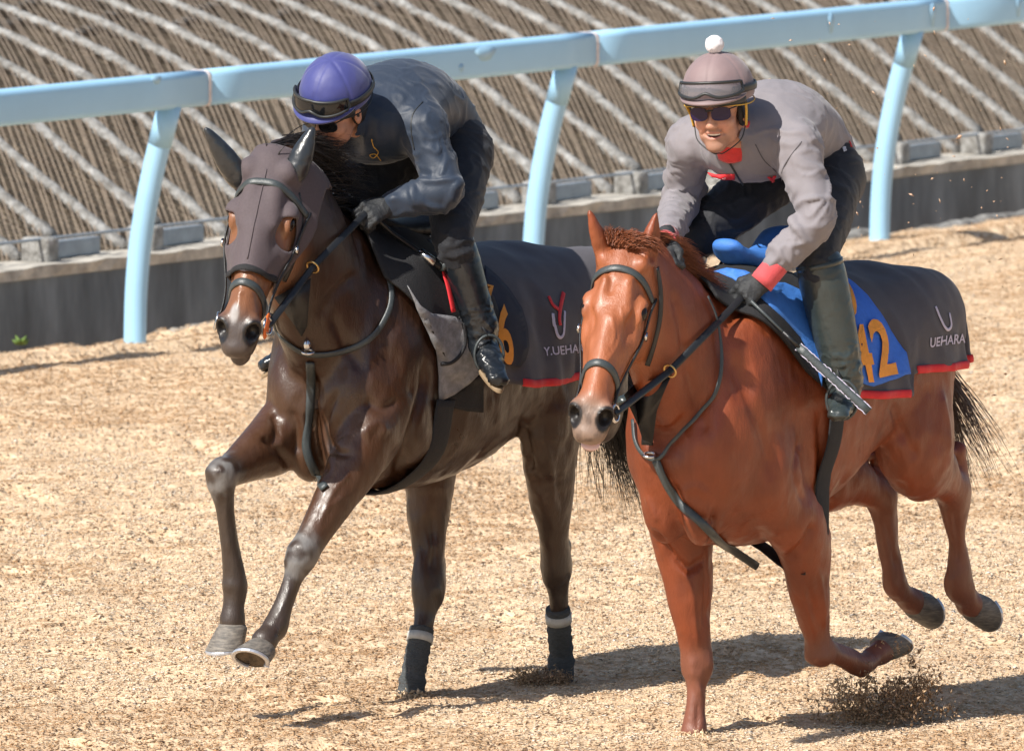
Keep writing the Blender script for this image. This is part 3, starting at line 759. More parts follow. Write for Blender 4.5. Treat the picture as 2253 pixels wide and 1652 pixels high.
    v = relax(relief(FB, v, q, [
        ([(692, 815), (692, 880), (690, 940), (700, 1000), (720, 1040)], -.016, .016), ([(576, 960), (610, 985), (640, 1030), (650, 1070)], -.012, .016), ([(640, 900), (655, 950), (650, 1000)], -.008, .014),
        ([(745, 860), (722, 900), (716, 950), (735, 990), (775, 1000)], -.012, .014), ([(790, 960), (830, 930), (850, 960)], .008, .022), ([(862, 1085), (880, 1020), (905, 950), (930, 860), (935, 780)], -.014, .020),
        ([(800, 880), (840, 900), (880, 880)], -.006, .016), ([(712, 1130), (735, 1080), (770, 1040)], .0035, .008), ([(700, 1160), (720, 1120), (760, 1090)], .003, .007), ([(600, 905), (612, 940), (604, 975)], -.010, .018),
        ([(1145, 920), (1160, 980), (1170, 1040)], -.012, .016), ([(1195, 960), (1215, 1040), (1215, 1120)], .004, .010), ([(700, 700), (740, 640), (790, 600)], -.006, .02), ([(640, 700), (655, 640), (690, 560)], -.006, .018),
        ([(500, 1085), (497, 1150), (508, 1220)], .003, .007), ([(640, 1290), (625, 1330), (612, 1355)], .003, .007), ([(950, 1120), (955, 1200), (950, 1260)], -.006, .012), ([(730, 690), (760, 760), (800, 820)], -.007, .02),
        ([(520, 660), (535, 640), (560, 650)], .003, .006), ([(530, 610), (528, 650), (520, 690)], .003, .006)]), q, 1, .3)
    # coat: dark brown, blacker legs, browner muzzle and inner forearms
    n = fbm(v * 6, 3)
    c = np.tile(V(.034, .0150, .0080), (len(v), 1))
    c = mixc(c, (.052, .022, .0110), sstep(n, .40, .60) * .55)
    c = mixc(c, (.075, .033, .0155), sstep(v[:, 0], .70, 1.0) * sstep(v[:, 2], 1.25, .9) * .75)
    c = mixc(c, (.11, .062, .035), sstep(segdist(v, V(.25, 0, .70), V(-.2, 0, .84))[0], .26, .08) * .55)      # paler belly
    hl = H.loc(v); hd = sstep(v[:, 0], 1.16, 1.24) * sstep(v[:, 2], 1.0, 1.15)
    c = mixc(c, (.20, .082, .036), hd * sstep(hl[:, 0], -.1, .05))
    c = mixc(c, (.062, .046, .040), hd * sstep(hl[:, 0], .48, .55))
    c = mixc(c, (.012, .010, .010), hd * sstep(np.linalg.norm((np.abs(hl) - V(.564, .048, .034)) / V(.046, .033, .040), axis=1), 1.0, .86))  # shade inside the nostrils painted near-black into the coat colour
    c = mixc(c, (.33, .31, .30), hd * sstep(np.linalg.norm((hl - V(.515, -.01, -.005)) / V(.035, .016, .05), axis=1), 1.1, .5))
    for L in S['legs']:
        d = np.min([segdist(v, L['p'][i], L['p'][i + 1])[0] for i in range(4, len(L['p']) - 1)], 0)
        c = mixc(c, (.042, .028, .021), sstep(d, .12, .05))
    for k_ in (rk, lk):
        d = np.linalg.norm((v - k_) / V(.09, .07, .1), axis=1); c = mixc(c, (.20, .195, .19), sstep(d, 1.25, .55) * sstep(fbm(v * 30, 2), .25, .5) * .8)
    root = tag(empty('bay_horse', FB.M), 'dark bay racehorse in a purple eye mask galloping beside the rail, nearest it', 'horse')
    mesh('body', v, q, M_bay, root, cols=c)
    hoof(root, rc + V(.0, 0, -.012), unit(V(.05, 0, -1)), V(1, -.1, .1), 1.0)
    hoof(root, lc + V(.012, 0, -.02), unit(V(.62, .12, -.62)), V(.75, 0, .75), 1.0)
    for k_, f_ in ((hk, hf), (gk, gf)):
        b = f_ + V(.03, 0, -.16); pts = spline([k_ * .58 + f_ * .42, k_ * .30 + f_ * .70, f_ * .98 + k_ * .02, b], 8)
        w = MB().tube(pts, [.0405 + .0022 * math.sin(i * 2.1) + (.005 if i > 15 else 0) for i in range(len(pts))], 18, side=V(0, 1, 0)); o = w.build('leg_bandage', M_band, root)
        MB().tube([k_ * .52 + f_ * .48, k_ * .43 + f_ * .57], .0440, 18, side=V(0, 1, 0)).build('tape', M_tape, o)
    pass
    for s in (-1, 1):
        MB().ell(H.n(.184, s * .083, -.046), (.026, .017, .020), H.R).build('eye', M_eye, root)
    return dict(root=root, v=v, q=q, bvh=bvh_of(v, q), H=H, S=S, fr=FB)

# ------------------------------------------------------------------ chestnut
_f = Frame((0, 0, 0), 57)
FC = Frame(ground(1527, 1615) + _f.n * .10 - _f.d * .70, 57)
Cc = FC.px
def chestnut():
    P = Cc(1374, 552, 0.02); M = Cc(1287, 938, .10)
    face = V(math.cos(math.radians(24)), math.sin(math.radians(24)), .35)
    H = Head(P, M, face)
    S = dict(head=H, hs=np.linalg.norm(M - P) / .615)
    H.k = V(1, 1.07, 1.08) * S['hs']
    S['trunk'] = [(1.03, 1.03, .88, .085), (.97, 1.17, .75, .160), (.83, 1.34, .64, .205), (.68, 1.47, .605, .228), (.50, 1.46, .61, .258), (.30, 1.43, .68, .28),
                  (.08, 1.43, .80, .285), (-.10, 1.45, .94, .275), (-.24, 1.42, 1.00, .26), (-.36, 1.34, .98, .235), (-.455, 1.20, 1.05, .13)]
    nk = H.w(.06, 0, -.10)
    S['neck'] = ([V(.62, 0, 1.18), V(.80, 0, 1.16), V(.98, .005, 1.27), V(1.10, .015, 1.38), nk - V(.06, 0, -.02), nk],
                 [(.155, .24), (.155, .265), (.125, .225), (.105, .185), (.094, .145), (.082, .10)])
    el = lambda c, r, d=(1, 0, 0), s=(0, 1, 0), k=.05: (V(*c), r, rotax(d, s), k)
    S['muscle'] = [el((.80, .155, 1.08), (.30, .07, .15), (-.30, 0, .9), k=.10), el((.80, -.145, 1.08), (.30, .07, .15), (-.30, 0, .9), k=.10),
                   el((.95, .088, .92), (.15, .075, .085), (0, .25, 1), k=.05), el((.95, -.088, .92), (.15, .075, .085), (0, -.25, 1), k=.05),
                   el((.915, .075, .77), (.14, .07, .09), (0, .1, 1), k=.035), el((.915, -.075, .77), (.14, .07, .09), (0, -.1, 1), k=.035),
                   el((.68, .19, .86), (.18, .07, .11), (.4, 0, .7)), el((.74, -.18, .86), (.18, .07, .11), (.3, 0, .7)),
                   el((-.18, .15, 1.25), (.27, .13, .17), (1, 0, -.2)), el((-.18, -.15, 1.25), (.27, .13, .17), (1, 0, -.2)),
                   el((-.20, .16, 1.03), (.26, .105, .17), (-.2, 0, 1)), el((-.22, -.15, 1.03), (.26, .105, .17), (-.2, 0, 1)),
                   el((-.07, .18, 1.08), (.20, .09, .13), (-.3, 0, 1)), el((-.07, -.17, 1.08), (.20, .09, .13), (-.3, 0, 1))]
    rk, rf = Cc(1535, 1465, -.11), Cc(1527, 1612, -.10); re = Cc(1503, 1190, -.15)
    lk, lf, lc = Cc(1803, 1428, .13), Cc(1893, 1462, .12), Cc(1940, 1430, .115); le = Cc(1765, 1175, .165)
    bs, bk, bf, bc = Cc(2015, 985, .20), Cc(2098, 1082, .135), Cc(2110, 1285, .11), Cc(2136, 1330, .105)
    as_, ak, af, ac = Cc(1792, 1015, -.18), Cc(1934, 1085, -.12), Cc(1972, 1290, -.11), Cc(2008, 1325, -.105)
    def fore(e, k, ft, co, up):
        mid = e * .55 + k * .45; c1 = k * .72 + ft * .28; c2 = k * .35 + ft * .65
        return dict(p=[up, e, mid, e * .15 + k * .85, k, c1, c2, ft, ft * .45 + co * .55, co],
                    r=[(.085, .12), (.086, .11), (.064, .080), (.046, .052), (.047, .052), (.028, .030), (.027, .029), (.037, .038), (.030, .032), (.042, .044)], k=.05, bone=(k, ft, co, 'fore'))
    S['legs'] = [fore(re, rk, rf, rf + V(.05, 0, -.12), V(.80, -.14, .84)), fore(le, lk, lf, lc, V(.72, .16, .84))]
    for s_, k_, f_, c_, sd in ((as_, ak, af, ac, -1), (bs, bk, bf, bc, 1)):
        hip = V(-.18, sd * .15, 1.14); mid = s_ * .5 + k_ * .5
        tip = k_ + unit(k_ - f_) * .135 + V(-.035, 0, 0)
        S['legs'].append(dict(p=[hip, s_, mid, s_ * .22 + k_ * .78, k_, k_ * .72 + f_ * .28, k_ * .35 + f_ * .65, f_, f_ * .5 + c_ * .5, c_],
                              r=[(.125, .19), (.112, .155), (.070, .092), (.050, .062), (.052, .064), (.037, .043), (.034, .038), (.045, .049), (.037, .040), (.047, .049)], k=.06, bone=(k_, f_, c_, 'hind'),
                              extra=[(tip, k_ * .6 + f_ * .4 + V(-.036, 0, 0), .038, .024), (tip, mid + V(-.02, 0, .06), .015, .015)]))
    et = [FC.at(1446, 466, FC.dist(P) - .0), FC.at(1295, 462, FC.dist(P) - .03)]
    S['ears'] = [((.005, .064, -.035), et[0]), ((.005, -.064, -.035), et[1])]
    S['ear_face'] = [H.s * .9 + H.u * .5, -H.s * 1. + H.u * .3]
    v, q = horse_body(FC, S)
    v = relax(relief(FC, v, q, [
        ([(1432, 1165), (1460, 1195), (1490, 1235), (1520, 1250), (1555, 1225)], -.014, .014), ([(1480, 1060), (1500, 1110), (1545, 1140), (1590, 1150)], -.010, .018), ([(1560, 1200), (1575, 1160), (1572, 1110)], -.010, .014),
        ([(1500, 1085), (1530, 1070), (1560, 1090)], .006, .016), ([(1700, 1240), (1740, 1225), (1775, 1190), (1790, 1150)], -.013, .018), ([(1805, 900), (1812, 1000), (1808, 1080), (1815, 1130)], -.015, .022), ([(1760, 960), (1750, 1040), (1770, 1110)], -.007, .018),
        ([(1466, 1215), (1492, 1245), (1512, 1275), (1525, 1320), (1530, 1380), (1538, 1430)], .0042, .0085), ([(1500, 1240), (1520, 1250), (1540, 1240)], .0035, .008), ([(1550, 1220), (1552, 1300), (1548, 1380)], -.005, .010),
        ([(1750, 1230), (1780, 1300), (1800, 1380)], -.005, .012), ([(1800, 1250), (1812, 1320), (1815, 1390)], .004, .009), ([(1600, 760), (1640, 860), (1680, 960), (1700, 1060)], -.008, .025), ([(1510, 800), (1530, 880), (1560, 960)], -.007, .022),
        ([(1480, 640), (1500, 720), (1510, 800)], -.007, .020), ([(1345, 690), (1352, 730), (1345, 765)], .003, .006), ([(1365, 670), (1370, 720), (1352, 770), (1330, 800)], .003, .006), ([(1330, 590), (1345, 615), (1340, 650)], -.006, .012),
        ([(1312, 600), (1305, 690), (1298, 790)], .003, .010), ([(1960, 880), (1985, 950), (2020, 1010)], -.008, .02), ([(2070, 860), (2085, 930), (2090, 1000)], .006, .018), ([(1520, 1470), (1530, 1500), (1545, 1530)], .004, .010),
        ([(1535, 1545), (1535, 1580), (1533, 1605)], -.004, .008), ([(2100, 1120), (2106, 1190), (2108, 1240)], -.005, .010), ([(1948, 1140), (1962, 1200), (1972, 1250)], -.005, .010), ([(1420, 1090), (1435, 1120), (1445, 1150)], .004, .010)]), q, 1, .3)
    n = fbm(v * 6, 3)
    c = np.tile(V(.205, .046, .015), (len(v), 1))
    c = mixc(c, (.130, .028, .010), sstep(n, .40, .60) * .6)
    hl = H.loc(v); hd = sstep(v[:, 0], 1.16, 1.24) * sstep(v[:, 2], .85, 1.0)
    c = mixc(c, (.30, .095, .038), hd * sstep(hl[:, 0], -.1, .1))
    c = mixc(c, (.23, .155, .115), hd * sstep(hl[:, 0], .47, .55)); c = mixc(c, (.10, .065, .05), hd * sstep(hl[:, 0], .50, .56) * sstep(fbm(v * 34, 3), .42, .55) * .7)
    c = mixc(c, (.012, .009, .008), hd * sstep(np.linalg.norm((np.abs(hl) - V(.564, .048, .034)) / V(.046, .033, .040), axis=1), 1.0, .86))  # nostril hollows coloured near-black, their shade put into the colour
    c = mixc(c, (.05, .026, .018), hd * sstep(np.linalg.norm((np.abs(hl) - V(.186, .085, .044)) / V(.034, .03, .024), axis=1), 1.0, .55))
    c = mixc(c, (.55, .36, .34), hd * sstep(np.linalg.norm((hl - V(.60, .012, -.108)) / V(.03, .032, .014), axis=1), 1.1, .8))
    for L in S['legs']:
        d = np.min([segdist(v, L['p'][i], L['p'][i + 1])[0] for i in range(4, len(L['p']) - 1)], 0)
        c = mixc(c, (.185, .070, .042), sstep(d, .12, .05) * .8)
    root = tag(empty('chestnut_horse', FC.M), 'bright chestnut racehorse galloping in front, its bare face turned to us', 'horse')
    mesh('body', v, q, M_che, root, cols=c)
    hoof(root, lc + (lc - lf) * .06, unit(V(-.75, 0, .62)), V(-.65, 0, -.7), 1.0)
    hoof(root, bc + (bc - bf) * .1, unit(V(-.9, .1, .12)), V(-.1, 0, -1), 1.05)
    hoof(root, ac + (ac - af) * .1, unit(V(-.9, .1, .12)), V(-.1, 0, -1), 1.05)
    MB().ell(H.n(.612, .004, -.112), (.020, .030, .010), H.R).build('lower_lip', M_lip, root)
    for s in (-1, 1):
        MB().ell(H.n(.184, s * .0815, -.041), (.026, .017, .020), H.R).build('eye', M_eye, root)
    return dict(root=root, v=v, q=q, bvh=bvh_of(v, q), H=H, S=S, fr=FC)
HB = bay()
HC = chestnut()

# ================================================================== TACK
M_leather = material('black_leather', (.014, .015, .017), .38, var=.2, scale=40, bump=.15, bscale=180, spec=.5)
M_strap = material('grey_strap', (.045, .055, .058), .42, var=.2, scale=40, bump=.15, bscale=180)
M_metal = material('bright_metal', (.62, .62, .63), .22, metal=1., var=.1, scale=30)
M_brass = material('brass', (.62, .42, .17), .3, metal=1., var=.1, scale=30)
M_mask = material('mask_fabric', (.078, .058, .064), .75, var=.12, scale=120, bump=.35, bscale=420, sheen=.1, bdist=.004)
M_earl = material('ear_leather', (.020, .023, .027), .33, var=.2, scale=40, bump=.12, bscale=60, coat=.25, crough=.2)
M_orange = material('orange_rubber', (.62, .13, .02), .5, var=.15, scale=30)
M_sheet = material('sheet_cloth', (.070, .064, .074), .8, var=.10, scale=30, bump=.25, bscale=240, sheen=.12, bdist=.004)
M_sheet2 = material('navy_panel', (.016, .019, .035), .8, var=.12, scale=60, bump=.2, bscale=300)
M_sheet3 = material('blue_panel', (.035, .15, .62), .75, var=.10, scale=60, bump=.2, bscale=300)
M_red = material('red_trim', (.60, .022, .030), .7, var=.12, scale=60)
M_num = material('orange_number', (.78, .30, .035), .7, var=.08, scale=60)
M_letter = material('pale_lettering', (.52, .48, .60), .7)
M_pad = material('black_pad', (.014, .014, .016), .8, var=.2, scale=60, bump=.5, bscale=260)
M_gpad = material('grey_pad', (.27, .27, .285), .85, var=.2, scale=40, bump=.6, bscale=320, dark=(.2, .2, .21))
M_saddle = material('saddle_leather', (.012, .012, .014), .45, var=.2, scale=40, bump=.2, bscale=150)
M_blue_s = material('blue_saddle', (.040, .165, .52), .62, var=.12, scale=30, bump=.25, bscale=200)
M_girth = material('girth_web', (.012, .013, .017), .8, var=.2, scale=60, bump=.3, bscale=200)

def hit(fr, bvhs, x, y, lift=.0):
    """first surface behind a picture point (local place, normal)"""
    o, d = fr.ray(x, y); best = None
    for b in (bvhs if isinstance(bvhs, (list, tuple)) else [bvhs]):
        p, n, i, t = b.ray_cast(Vector(o), Vector(d))
        if p is not None and (best is None or t < best[2]): best = (np.array(p), np.array(n), t)
    if best is None: return None
    n = best[1] if best[1].dot(d) < 0 else -best[1]
    return best[0] + n * lift, n
def strap_px(name, fr, bvhs, pts, w, mat, parent, lift=.006, th=.35, v=0., n=6, smooth=2):
    """flat strap lying on the surface under a line of picture points"""
    Q = spline(pts, n); P = []; N = []
    for x, y in Q:
        h = hit(fr, bvhs, x, y, lift)
        if h is None: P.append(fr.px(x, y, v)); N.append(unit(V(.8, .6, .1)))
        else: P.append(h[0]); N.append(h[1])
    P = np.array(P); N = np.array(N)
    for _ in range(smooth): P[1:-1] = P[1:-1] * .4 + .3 * (P[:-2] + P[2:]); N[1:-1] = N[1:-1] * .4 + .3 * (N[:-2] + N[2:])
    P += N * lift * .3
    return MB().tube(P, w, 8, side=N, flat=th).build(name, mat, parent)
def patch_px(name, fr, bvhs, poly, mat, parent, lift=.008, th=.006, step=9., relaxn=6, fold=0.):
    """a sheet of cloth or leather lying on the surface inside a picture outline"""
    poly = np.asarray(poly, float); bm = bmesh.new(); vs = [bm.verts.new((x, y, 0)) for x, y in poly]; bm.faces.new(vs)
    bmesh.ops.triangulate(bm, faces=bm.faces[:])
    for _ in range(5):
        e = [x for x in bm.edges if x.calc_length() > step * 1.6]
        if not e: break
        bmesh.ops.subdivide_edges(bm, edges=e, cuts=1, use_grid_fill=False); bmesh.ops.triangulate(bm, faces=bm.faces[:])
    bm.verts.ensure_lookup_table(); P = []; D = []
    for v_ in bm.verts:
        h = hit(fr, bvhs, v_.co.x, v_.co.y, lift); P.append(h[0] if h else None); D.append(fr.dist(h[0]) if h else np.nan)
    D = np.array(D); D[np.isnan(D)] = np.nanmean(D); adj = [[e.other_vert(v_).index for e in v_.link_edges] for v_ in bm.verts]
    bm.verts.index_update()
    for _ in range(relaxn): D = np.array([min(D[i], .5 * D[i] + .5 * np.mean(D[a])) if a else D[i] for i, a in enumerate(adj)])
    X = P if relaxn == 0 and all(p is not None for p in P) else [fr.at(v_.co.x, v_.co.y, D[i] - .006 - fold * (fbm(np.array([[v_.co.x * .02, v_.co.y * .008, 1.]]), 2)[0])) for i, v_ in enumerate(bm.verts)]
    F_ = [tuple(v_.index for v_ in f.verts) for f in bm.faces]; bm.free()
    o = mesh(name, X, F_, mat, parent); m = o.modifiers.new('Solidify', 'SOLIDIFY'); m.thickness = th; m.offset = 0
    return o, np.array(X), F_
def drape(h, x0, x1, hem, off=.014, nx=60, na=22, nh=14, zoff=.06, flare=.02, fold=.008, seed=0.):
    """cloth hung over the back from x0 to x1 down to hem(x); returns grid of places"""
    xs = np.linspace(x0, x1, nx); G = np.zeros((nx, 2 * (na + nh) - 1, 3)); tr = np.array(h['S']['trunk'])[::-1]; R = np.zeros((2, nx, na)); zc = np.interp(xs, tr[:, 0], (tr[:, 1] + tr[:, 2]) / 2) + zoff
    for si, sg in enumerate((1, -1)):
        for i, x in enumerate(xs):
            for j in range(na):
                a = (math.pi / 2 + .1) * j / (na - 1); d = V(0, sg * math.sin(a), math.cos(a)); p, n, k, t = h['bvh'].ray_cast(Vector(V(x, 0, zc[i]) + d * .9), Vector(-d), .9)
                R[si, i, j] = .9 - t if p is not None else (R[si, i, j - 1] if j else .2)
    for _ in range(3):
        R[:, 1:-1] = np.maximum(R[:, 1:-1], .34 * R[:, 1:-1] + .33 * (R[:, :-2] + R[:, 2:])); R[:, :, 1:-1] = np.maximum(R[:, :, 1:-1], .34 * R[:, :, 1:-1] + .33 * (R[:, :, :-2] + R[:, :, 2:]))
    C = na + nh - 1
    for si, sg in enumerate((1, -1)):
        for i, x in enumerate(xs):
            for j in range(na):
                a = (math.pi / 2 + .1) * j / (na - 1); r = R[si, i, j] + off; G[i, C + sg * j] = V(x, sg * r * math.sin(a), zc[i] + r * math.cos(a))
            col = [G[i, C + sg * j].copy() for j in range(na)]; e = col[-1]; hz = hem(x); lo = min(hz, e[2]) - .02
            for j in range(1, nh + 1):
                t = j / nh; col.append(V(x, e[1] + sg * (flare * t * t + fold * t * math.sin(x * 33 + seed + 2 * si) * (1 - .5 * math.cos(x * 9))), e[2] + (lo - e[2]) * t))
            col = np.array(col); k = next((m for m in range(1, len(col)) if col[m, 2] < hz), len(col) - 1); f_ = (col[k - 1, 2] - hz) / (col[k - 1, 2] - col[k, 2] + 1e-9)
            col = np.vstack([col[:k], col[k - 1] + (col[k] - col[k - 1]) * np.clip(f_, 0, 1)]); sl_ = np.concatenate([[0], np.cumsum(np.linalg.norm(np.diff(col, axis=0), axis=1))])
            u = np.linspace(0, sl_[-1], na + nh)
            for j in range(na + nh): G[i, C + sg * j] = [np.interp(u[j], sl_, col[:, m]) for m in range(3)]
    nn = fbm(G.reshape(-1, 3) * V(7, 7, 4) + seed, 3).reshape(G.shape[:2]); w_ = np.clip(np.abs(np.arange(G.shape[1]) - C) / (na + nh - 1.), 0, 1)[None]
    G[..., 1] += np.sign(np.arange(G.shape[1]) - C)[None] * w_ * ((nn - .44) * .05 + .012 * (1 - np.abs(nn - .44) * 8).clip(-1, 1)) * (fold > .0035)
    return G[:, :]
def grid_faces(nx, ny):
    i = np.arange(nx * ny).reshape(nx, ny); return np.stack([i[:-1, :-1], i[1:, :-1], i[1:, 1:], i[:-1, 1:]], -1).reshape(-1, 4)
def text_px(name, fr, bvhs, body, o, ex, ey, mat, parent, lift=.009, cuts=2, bold=0.):
    """lettering laid on a surface: o lower-left picture point, ex / ey picture vectors of one em"""
    cu = bpy.data.curves.new('lettering', 'FONT'); cu.body = body; cu.size = 1.; cu.offset = bold; cu.resolution_u = 4
    ob = bpy.data.objects.new('lettering_tmp', cu); COL.objects.link(ob); dg = bpy.context.evaluated_depsgraph_get(); me = bpy.data.meshes.new_from_object(ob.evaluated_get(dg))
    bpy.data.objects.remove(ob); bm = bmesh.new(); bm.from_mesh(me); bpy.data.meshes.remove(me); bmesh.ops.triangulate(bm, faces=bm.faces[:])
    if cuts: bmesh.ops.subdivide_edges(bm, edges=[e for e in bm.edges if e.calc_length() > .12], cuts=cuts, use_grid_fill=True); bmesh.ops.triangulate(bm, faces=bm.faces[:])
    bm.verts.ensure_lookup_table(); bm.verts.index_update(); P = []; last = None
    for v_ in bm.verts:
        x = o[0] + ex[0] * v_.co.x + ey[0] * v_.co.y; y = o[1] + ex[1] * v_.co.x + ey[1] * v_.co.y; h_ = hit(fr, bvhs, x, y, lift)
        if h_ is None: P.append(fr.at(x, y, last) if last else fr.px(x, y, .2))
        else: P.append(h_[0]); last = fr.dist(h_[0])
    F_ = [tuple(v_.index for v_ in f.verts) for f in bm.faces]; bm.free()
    return mesh(name, P, F_, mat, parent, smooth=False)
def around(h, a0, a1, lo, hi, n=40, lift=.006):
    """line round the head: a0 at the front, a1 at the sides, angle lo..hi from the forehead (towards the left)"""
    H = h['H']; P = []; N = []
    for t in np.linspace(lo, hi, n):
        s, c = math.sin(t), math.cos(t); a = a0 + (a1 - a0) * min(1., abs(t) / 1.6) ** 1.5
        cen = H.n(a, 0, -.10); d = H.s * s + H.u * c; p, nn, k, tt = h['bvh'].ray_cast(Vector(cen + d * .30), Vector(-d), .3)
        if p is None: continue
        P.append(np.array(p) + d * lift); N.append(d)
    return np.array(P), np.array(N)
def smoothline(P, k=3):
    P = P.copy()
    for _ in range(k): P[1:-1] = .4 * P[1:-1] + .3 * (P[:-2] + P[2:])
    return P
def proj_px(fr, l):
    q = fr.o + fr.d * l[0] + fr.n * l[1] + V(0, 0, l[2]) - CAMP; return V(CX + F * q.dot(RT) / q.dot(FW), CY - F * q.dot(UP) / q.dot(FW))
def plate_px(fr, bv, pts, off, th):
    out = []
    for x, y in pts:
        h_ = hit(fr, bv, x, y, 0); out.append((x, y, fr.dist(h_[0]) - off if h_ else np.nan))
    out = np.array(out); m = np.nanmin(out[:, 2]); out[:, 2] = np.where(np.isnan(out[:, 2]), m, np.minimum(out[:, 2], m + .12))
    return MB().slab([fr.at(*r) for r in out], th)
def bridle(h, label, root_name='bridle', nose=.40, brow=.075, bitpx=(0, 0), ringpx=(0, 0), handp=None, bibpx=None, orange=False, lift=.006):
    H, fr = h['H'], h['fr']; root = tag(empty(root_name, fr.M), label, 'bridle')
    P, N = around(h, brow, brow + .045, -1.5, 1.5, 40, lift); MB().tube(smoothline(P), .0125, 8, side=N, flat=.34).build('browband', M_strap, root)
    P, N = around(h, nose, nose + .05, -3.1, 3.1, 60); MB().tube(smoothline(P, 2), .0135, 8, side=N, flat=.36).build('noseband', M_strap, root)
    bit = None
    for sg in (1, -1):
        G = []; A = np.linspace(brow + .03, .505, 16)
        for a in A:
            cen = H.n(a, 0, -.085); d = H.s * sg; ph = np.interp(a, [.1, .505], [-.10, -.075]); cen = H.n(a, 0, ph); p, nn, k, tt = h['bvh'].ray_cast(Vector(cen + d * .3), Vector(-d), .3)
            if p is not None: G.append(np.array(p) + d * (lift + .001))
        G = smoothline(np.array(G)); MB().tube(G, .009, 8, side=H.s * sg, flat=.4).build('cheek_strap', M_leather, root)
        MB().box(G[5] + H.s * sg * .006, (.011, .004, .011), H.R[[0, 1, 2]]).build('buckle', M_metal, root)
        e = G[-1] + H.a * .01 + H.s * sg * .006
        MB().ring(e, H.s * sg + H.u * .3, .026, .005).build('bit_ring', M_metal, root)
        if sg > 0: bit = e
        if orange and sg > 0: MB().ell(e - H.s * sg * .004 + H.u * .0, (.046, .008, .026), H.R).build('bit_guard', M_orange, root)
    bx = proj_px(fr, bit); hx = proj_px(fr, handp); d0, d1 = fr.dist(bit), fr.dist(handp); L = []
    for p0, p1, f0, f1 in ((bx, ringpx, 0, .5), (ringpx, hx, .5, 1)):
        for t in np.linspace(0, 1, 14):
            x, y = p0[0] + (p1[0] - p0[0]) * t, p0[1] + (p1[1] - p0[1]) * t; dd = d0 + (d1 - d0) * (f0 + (f1 - f0) * t); h_ = hit(fr, h['bvh'], x, y, .0)
            if h_ is not None: dd = min(dd, fr.dist(h_[0]) - .035)
            L.append((x, y, dd))
    L = np.array(L); L[0, 2] = d0; L[-1, 2] = d1
    for _ in range(4): L[1:-1, 2] = np.minimum(L[1:-1, 2], .5 * (L[:-2, 2] + L[2:, 2]))
    P = np.array([fr.at(*r) for r in L]); ring = P[14]; P = np.delete(P, 13, 0)
    MB().tube(P, .0125, 8, side=V(.8, .55, .12), flat=.28).build('rein', M_leather, root)
    MB().ring(ring, unit(handp - bit), .021, .0035).build('martingale_ring', M_brass, root)
    bit2 = bit - H.s * 2 * H.loc(bit)[1] * H.k[1]; hand2 = handp * V(1, -.6, 1)
    MB().tube(spline([bit2, bit2 * .5 + hand2 * .5 + V(0, -.05, -.02), hand2], 10), .0085, 8, side=V(.3, .5, .8), flat=.4).build('rein', M_leather, root)
    return root, ring, bit
def hair_on_crest(h, x0, x1, n, d, L, mat, name, k=5, off=0., **kw):
    rts = []
    for x in np.linspace(x0, x1, n):
        p, nn, i, t = h['bvh'].ray_cast(Vector((x, off, 2.3)), Vector((0, 0, -1)))
        if p is not None: rts.append(np.array(p) - V(0, 0, .008))
    return hair(name, rts, np.tile(d, (len(rts), 1)), L, mat, h['root'], n=k, **kw)

# hands, used by reins and riders
HAND_B = (B(812, 462, .13), B(768, 478, -.07))
def hand_at(fr, h, x, y, off):
    p = hit(fr, h['bvh'], x, y, 0)[0]; return fr.at(x, y, fr.dist(p) - off)
HAND_C = (hand_at(FC, HC, 1640, 648, .075), hand_at(FC, HC, 1506, 604, .03) + V(-.03, -.06, .03))

# ------------------------------------------------------------------ bay's tack
bb = HB['bvh']; H = HB['H']
hl = H.loc(HB['v']); v, q = HB['v'], HB['q']; N_ = normals(v, q)
fc_ = hl[q].mean(1)
sel = (fc_[:, 0] > -.05) & (fc_[:, 0] < .385 - .10 * np.abs(fc_[:, 1]) * 4) & (fc_[:, 2] > -.14 - .1 * (fc_[:, 0] < .06)) & (fc_[:, 2] < .06) & (np.abs(fc_[:, 1]) < .13)
eye_d = np.linalg.norm((np.abs(fc_) - V(.215, .085, .052)) / V(.056, .06, .044), axis=1); sel &= eye_d > 1
tips = [np.asarray(t) for b, t in HB['S']['ears']]
for (b_, t_) in HB['S']['ears']:
    d_, tt_ = segdist(v[q].mean(1), H.n(*b_) + (np.asarray(t_) - H.n(*b_)) * .12, t_); sel &= d_ > .034
ids = np.unique(q[sel]); mp_ = -np.ones(len(v), int); mp_[ids] = np.arange(len(ids))
mask = tag(empty('eye_mask', FB.M), 'purple-brown mesh eye mask with black ear covers on the bay horse', 'horse mask')
mv = relax(v + N_ * .007, q, 1)[ids]; mq = mp_[q[sel]]
E_ = np.sort(np.vstack([mq[:, [0, 1]], mq[:, [1, 2]], mq[:, [2, 3]], mq[:, [3, 0]]]), 1); eu, ec = np.unique(E_, axis=0, return_counts=True); be = eu[ec == 1]; bi_ = np.unique(be)
for _ in range(10):        # even out the cut edge
    acc = np.zeros_like(mv); cn = np.zeros(len(mv))
    for a_, b_ in ((0, 1), (1, 0)): np.add.at(acc, be[:, a_], mv[be[:, b_]]); np.add.at(cn, be[:, a_], 1)
    mv[bi_] = .5 * mv[bi_] + .5 * acc[bi_] / cn[bi_][:, None]
mo = mesh('hood', mv, mq, M_mask, mask)
mm = mo.modifiers.new('Solidify', 'SOLIDIFY'); mm.thickness = .006; mm.offset = 1
P, N = around(HB, .372, .352, -1.25, 1.25, 40, .013); MB().tube(smoothline(P), .012, 8, side=N, flat=.4).build('hem_band', M_pad, mask)
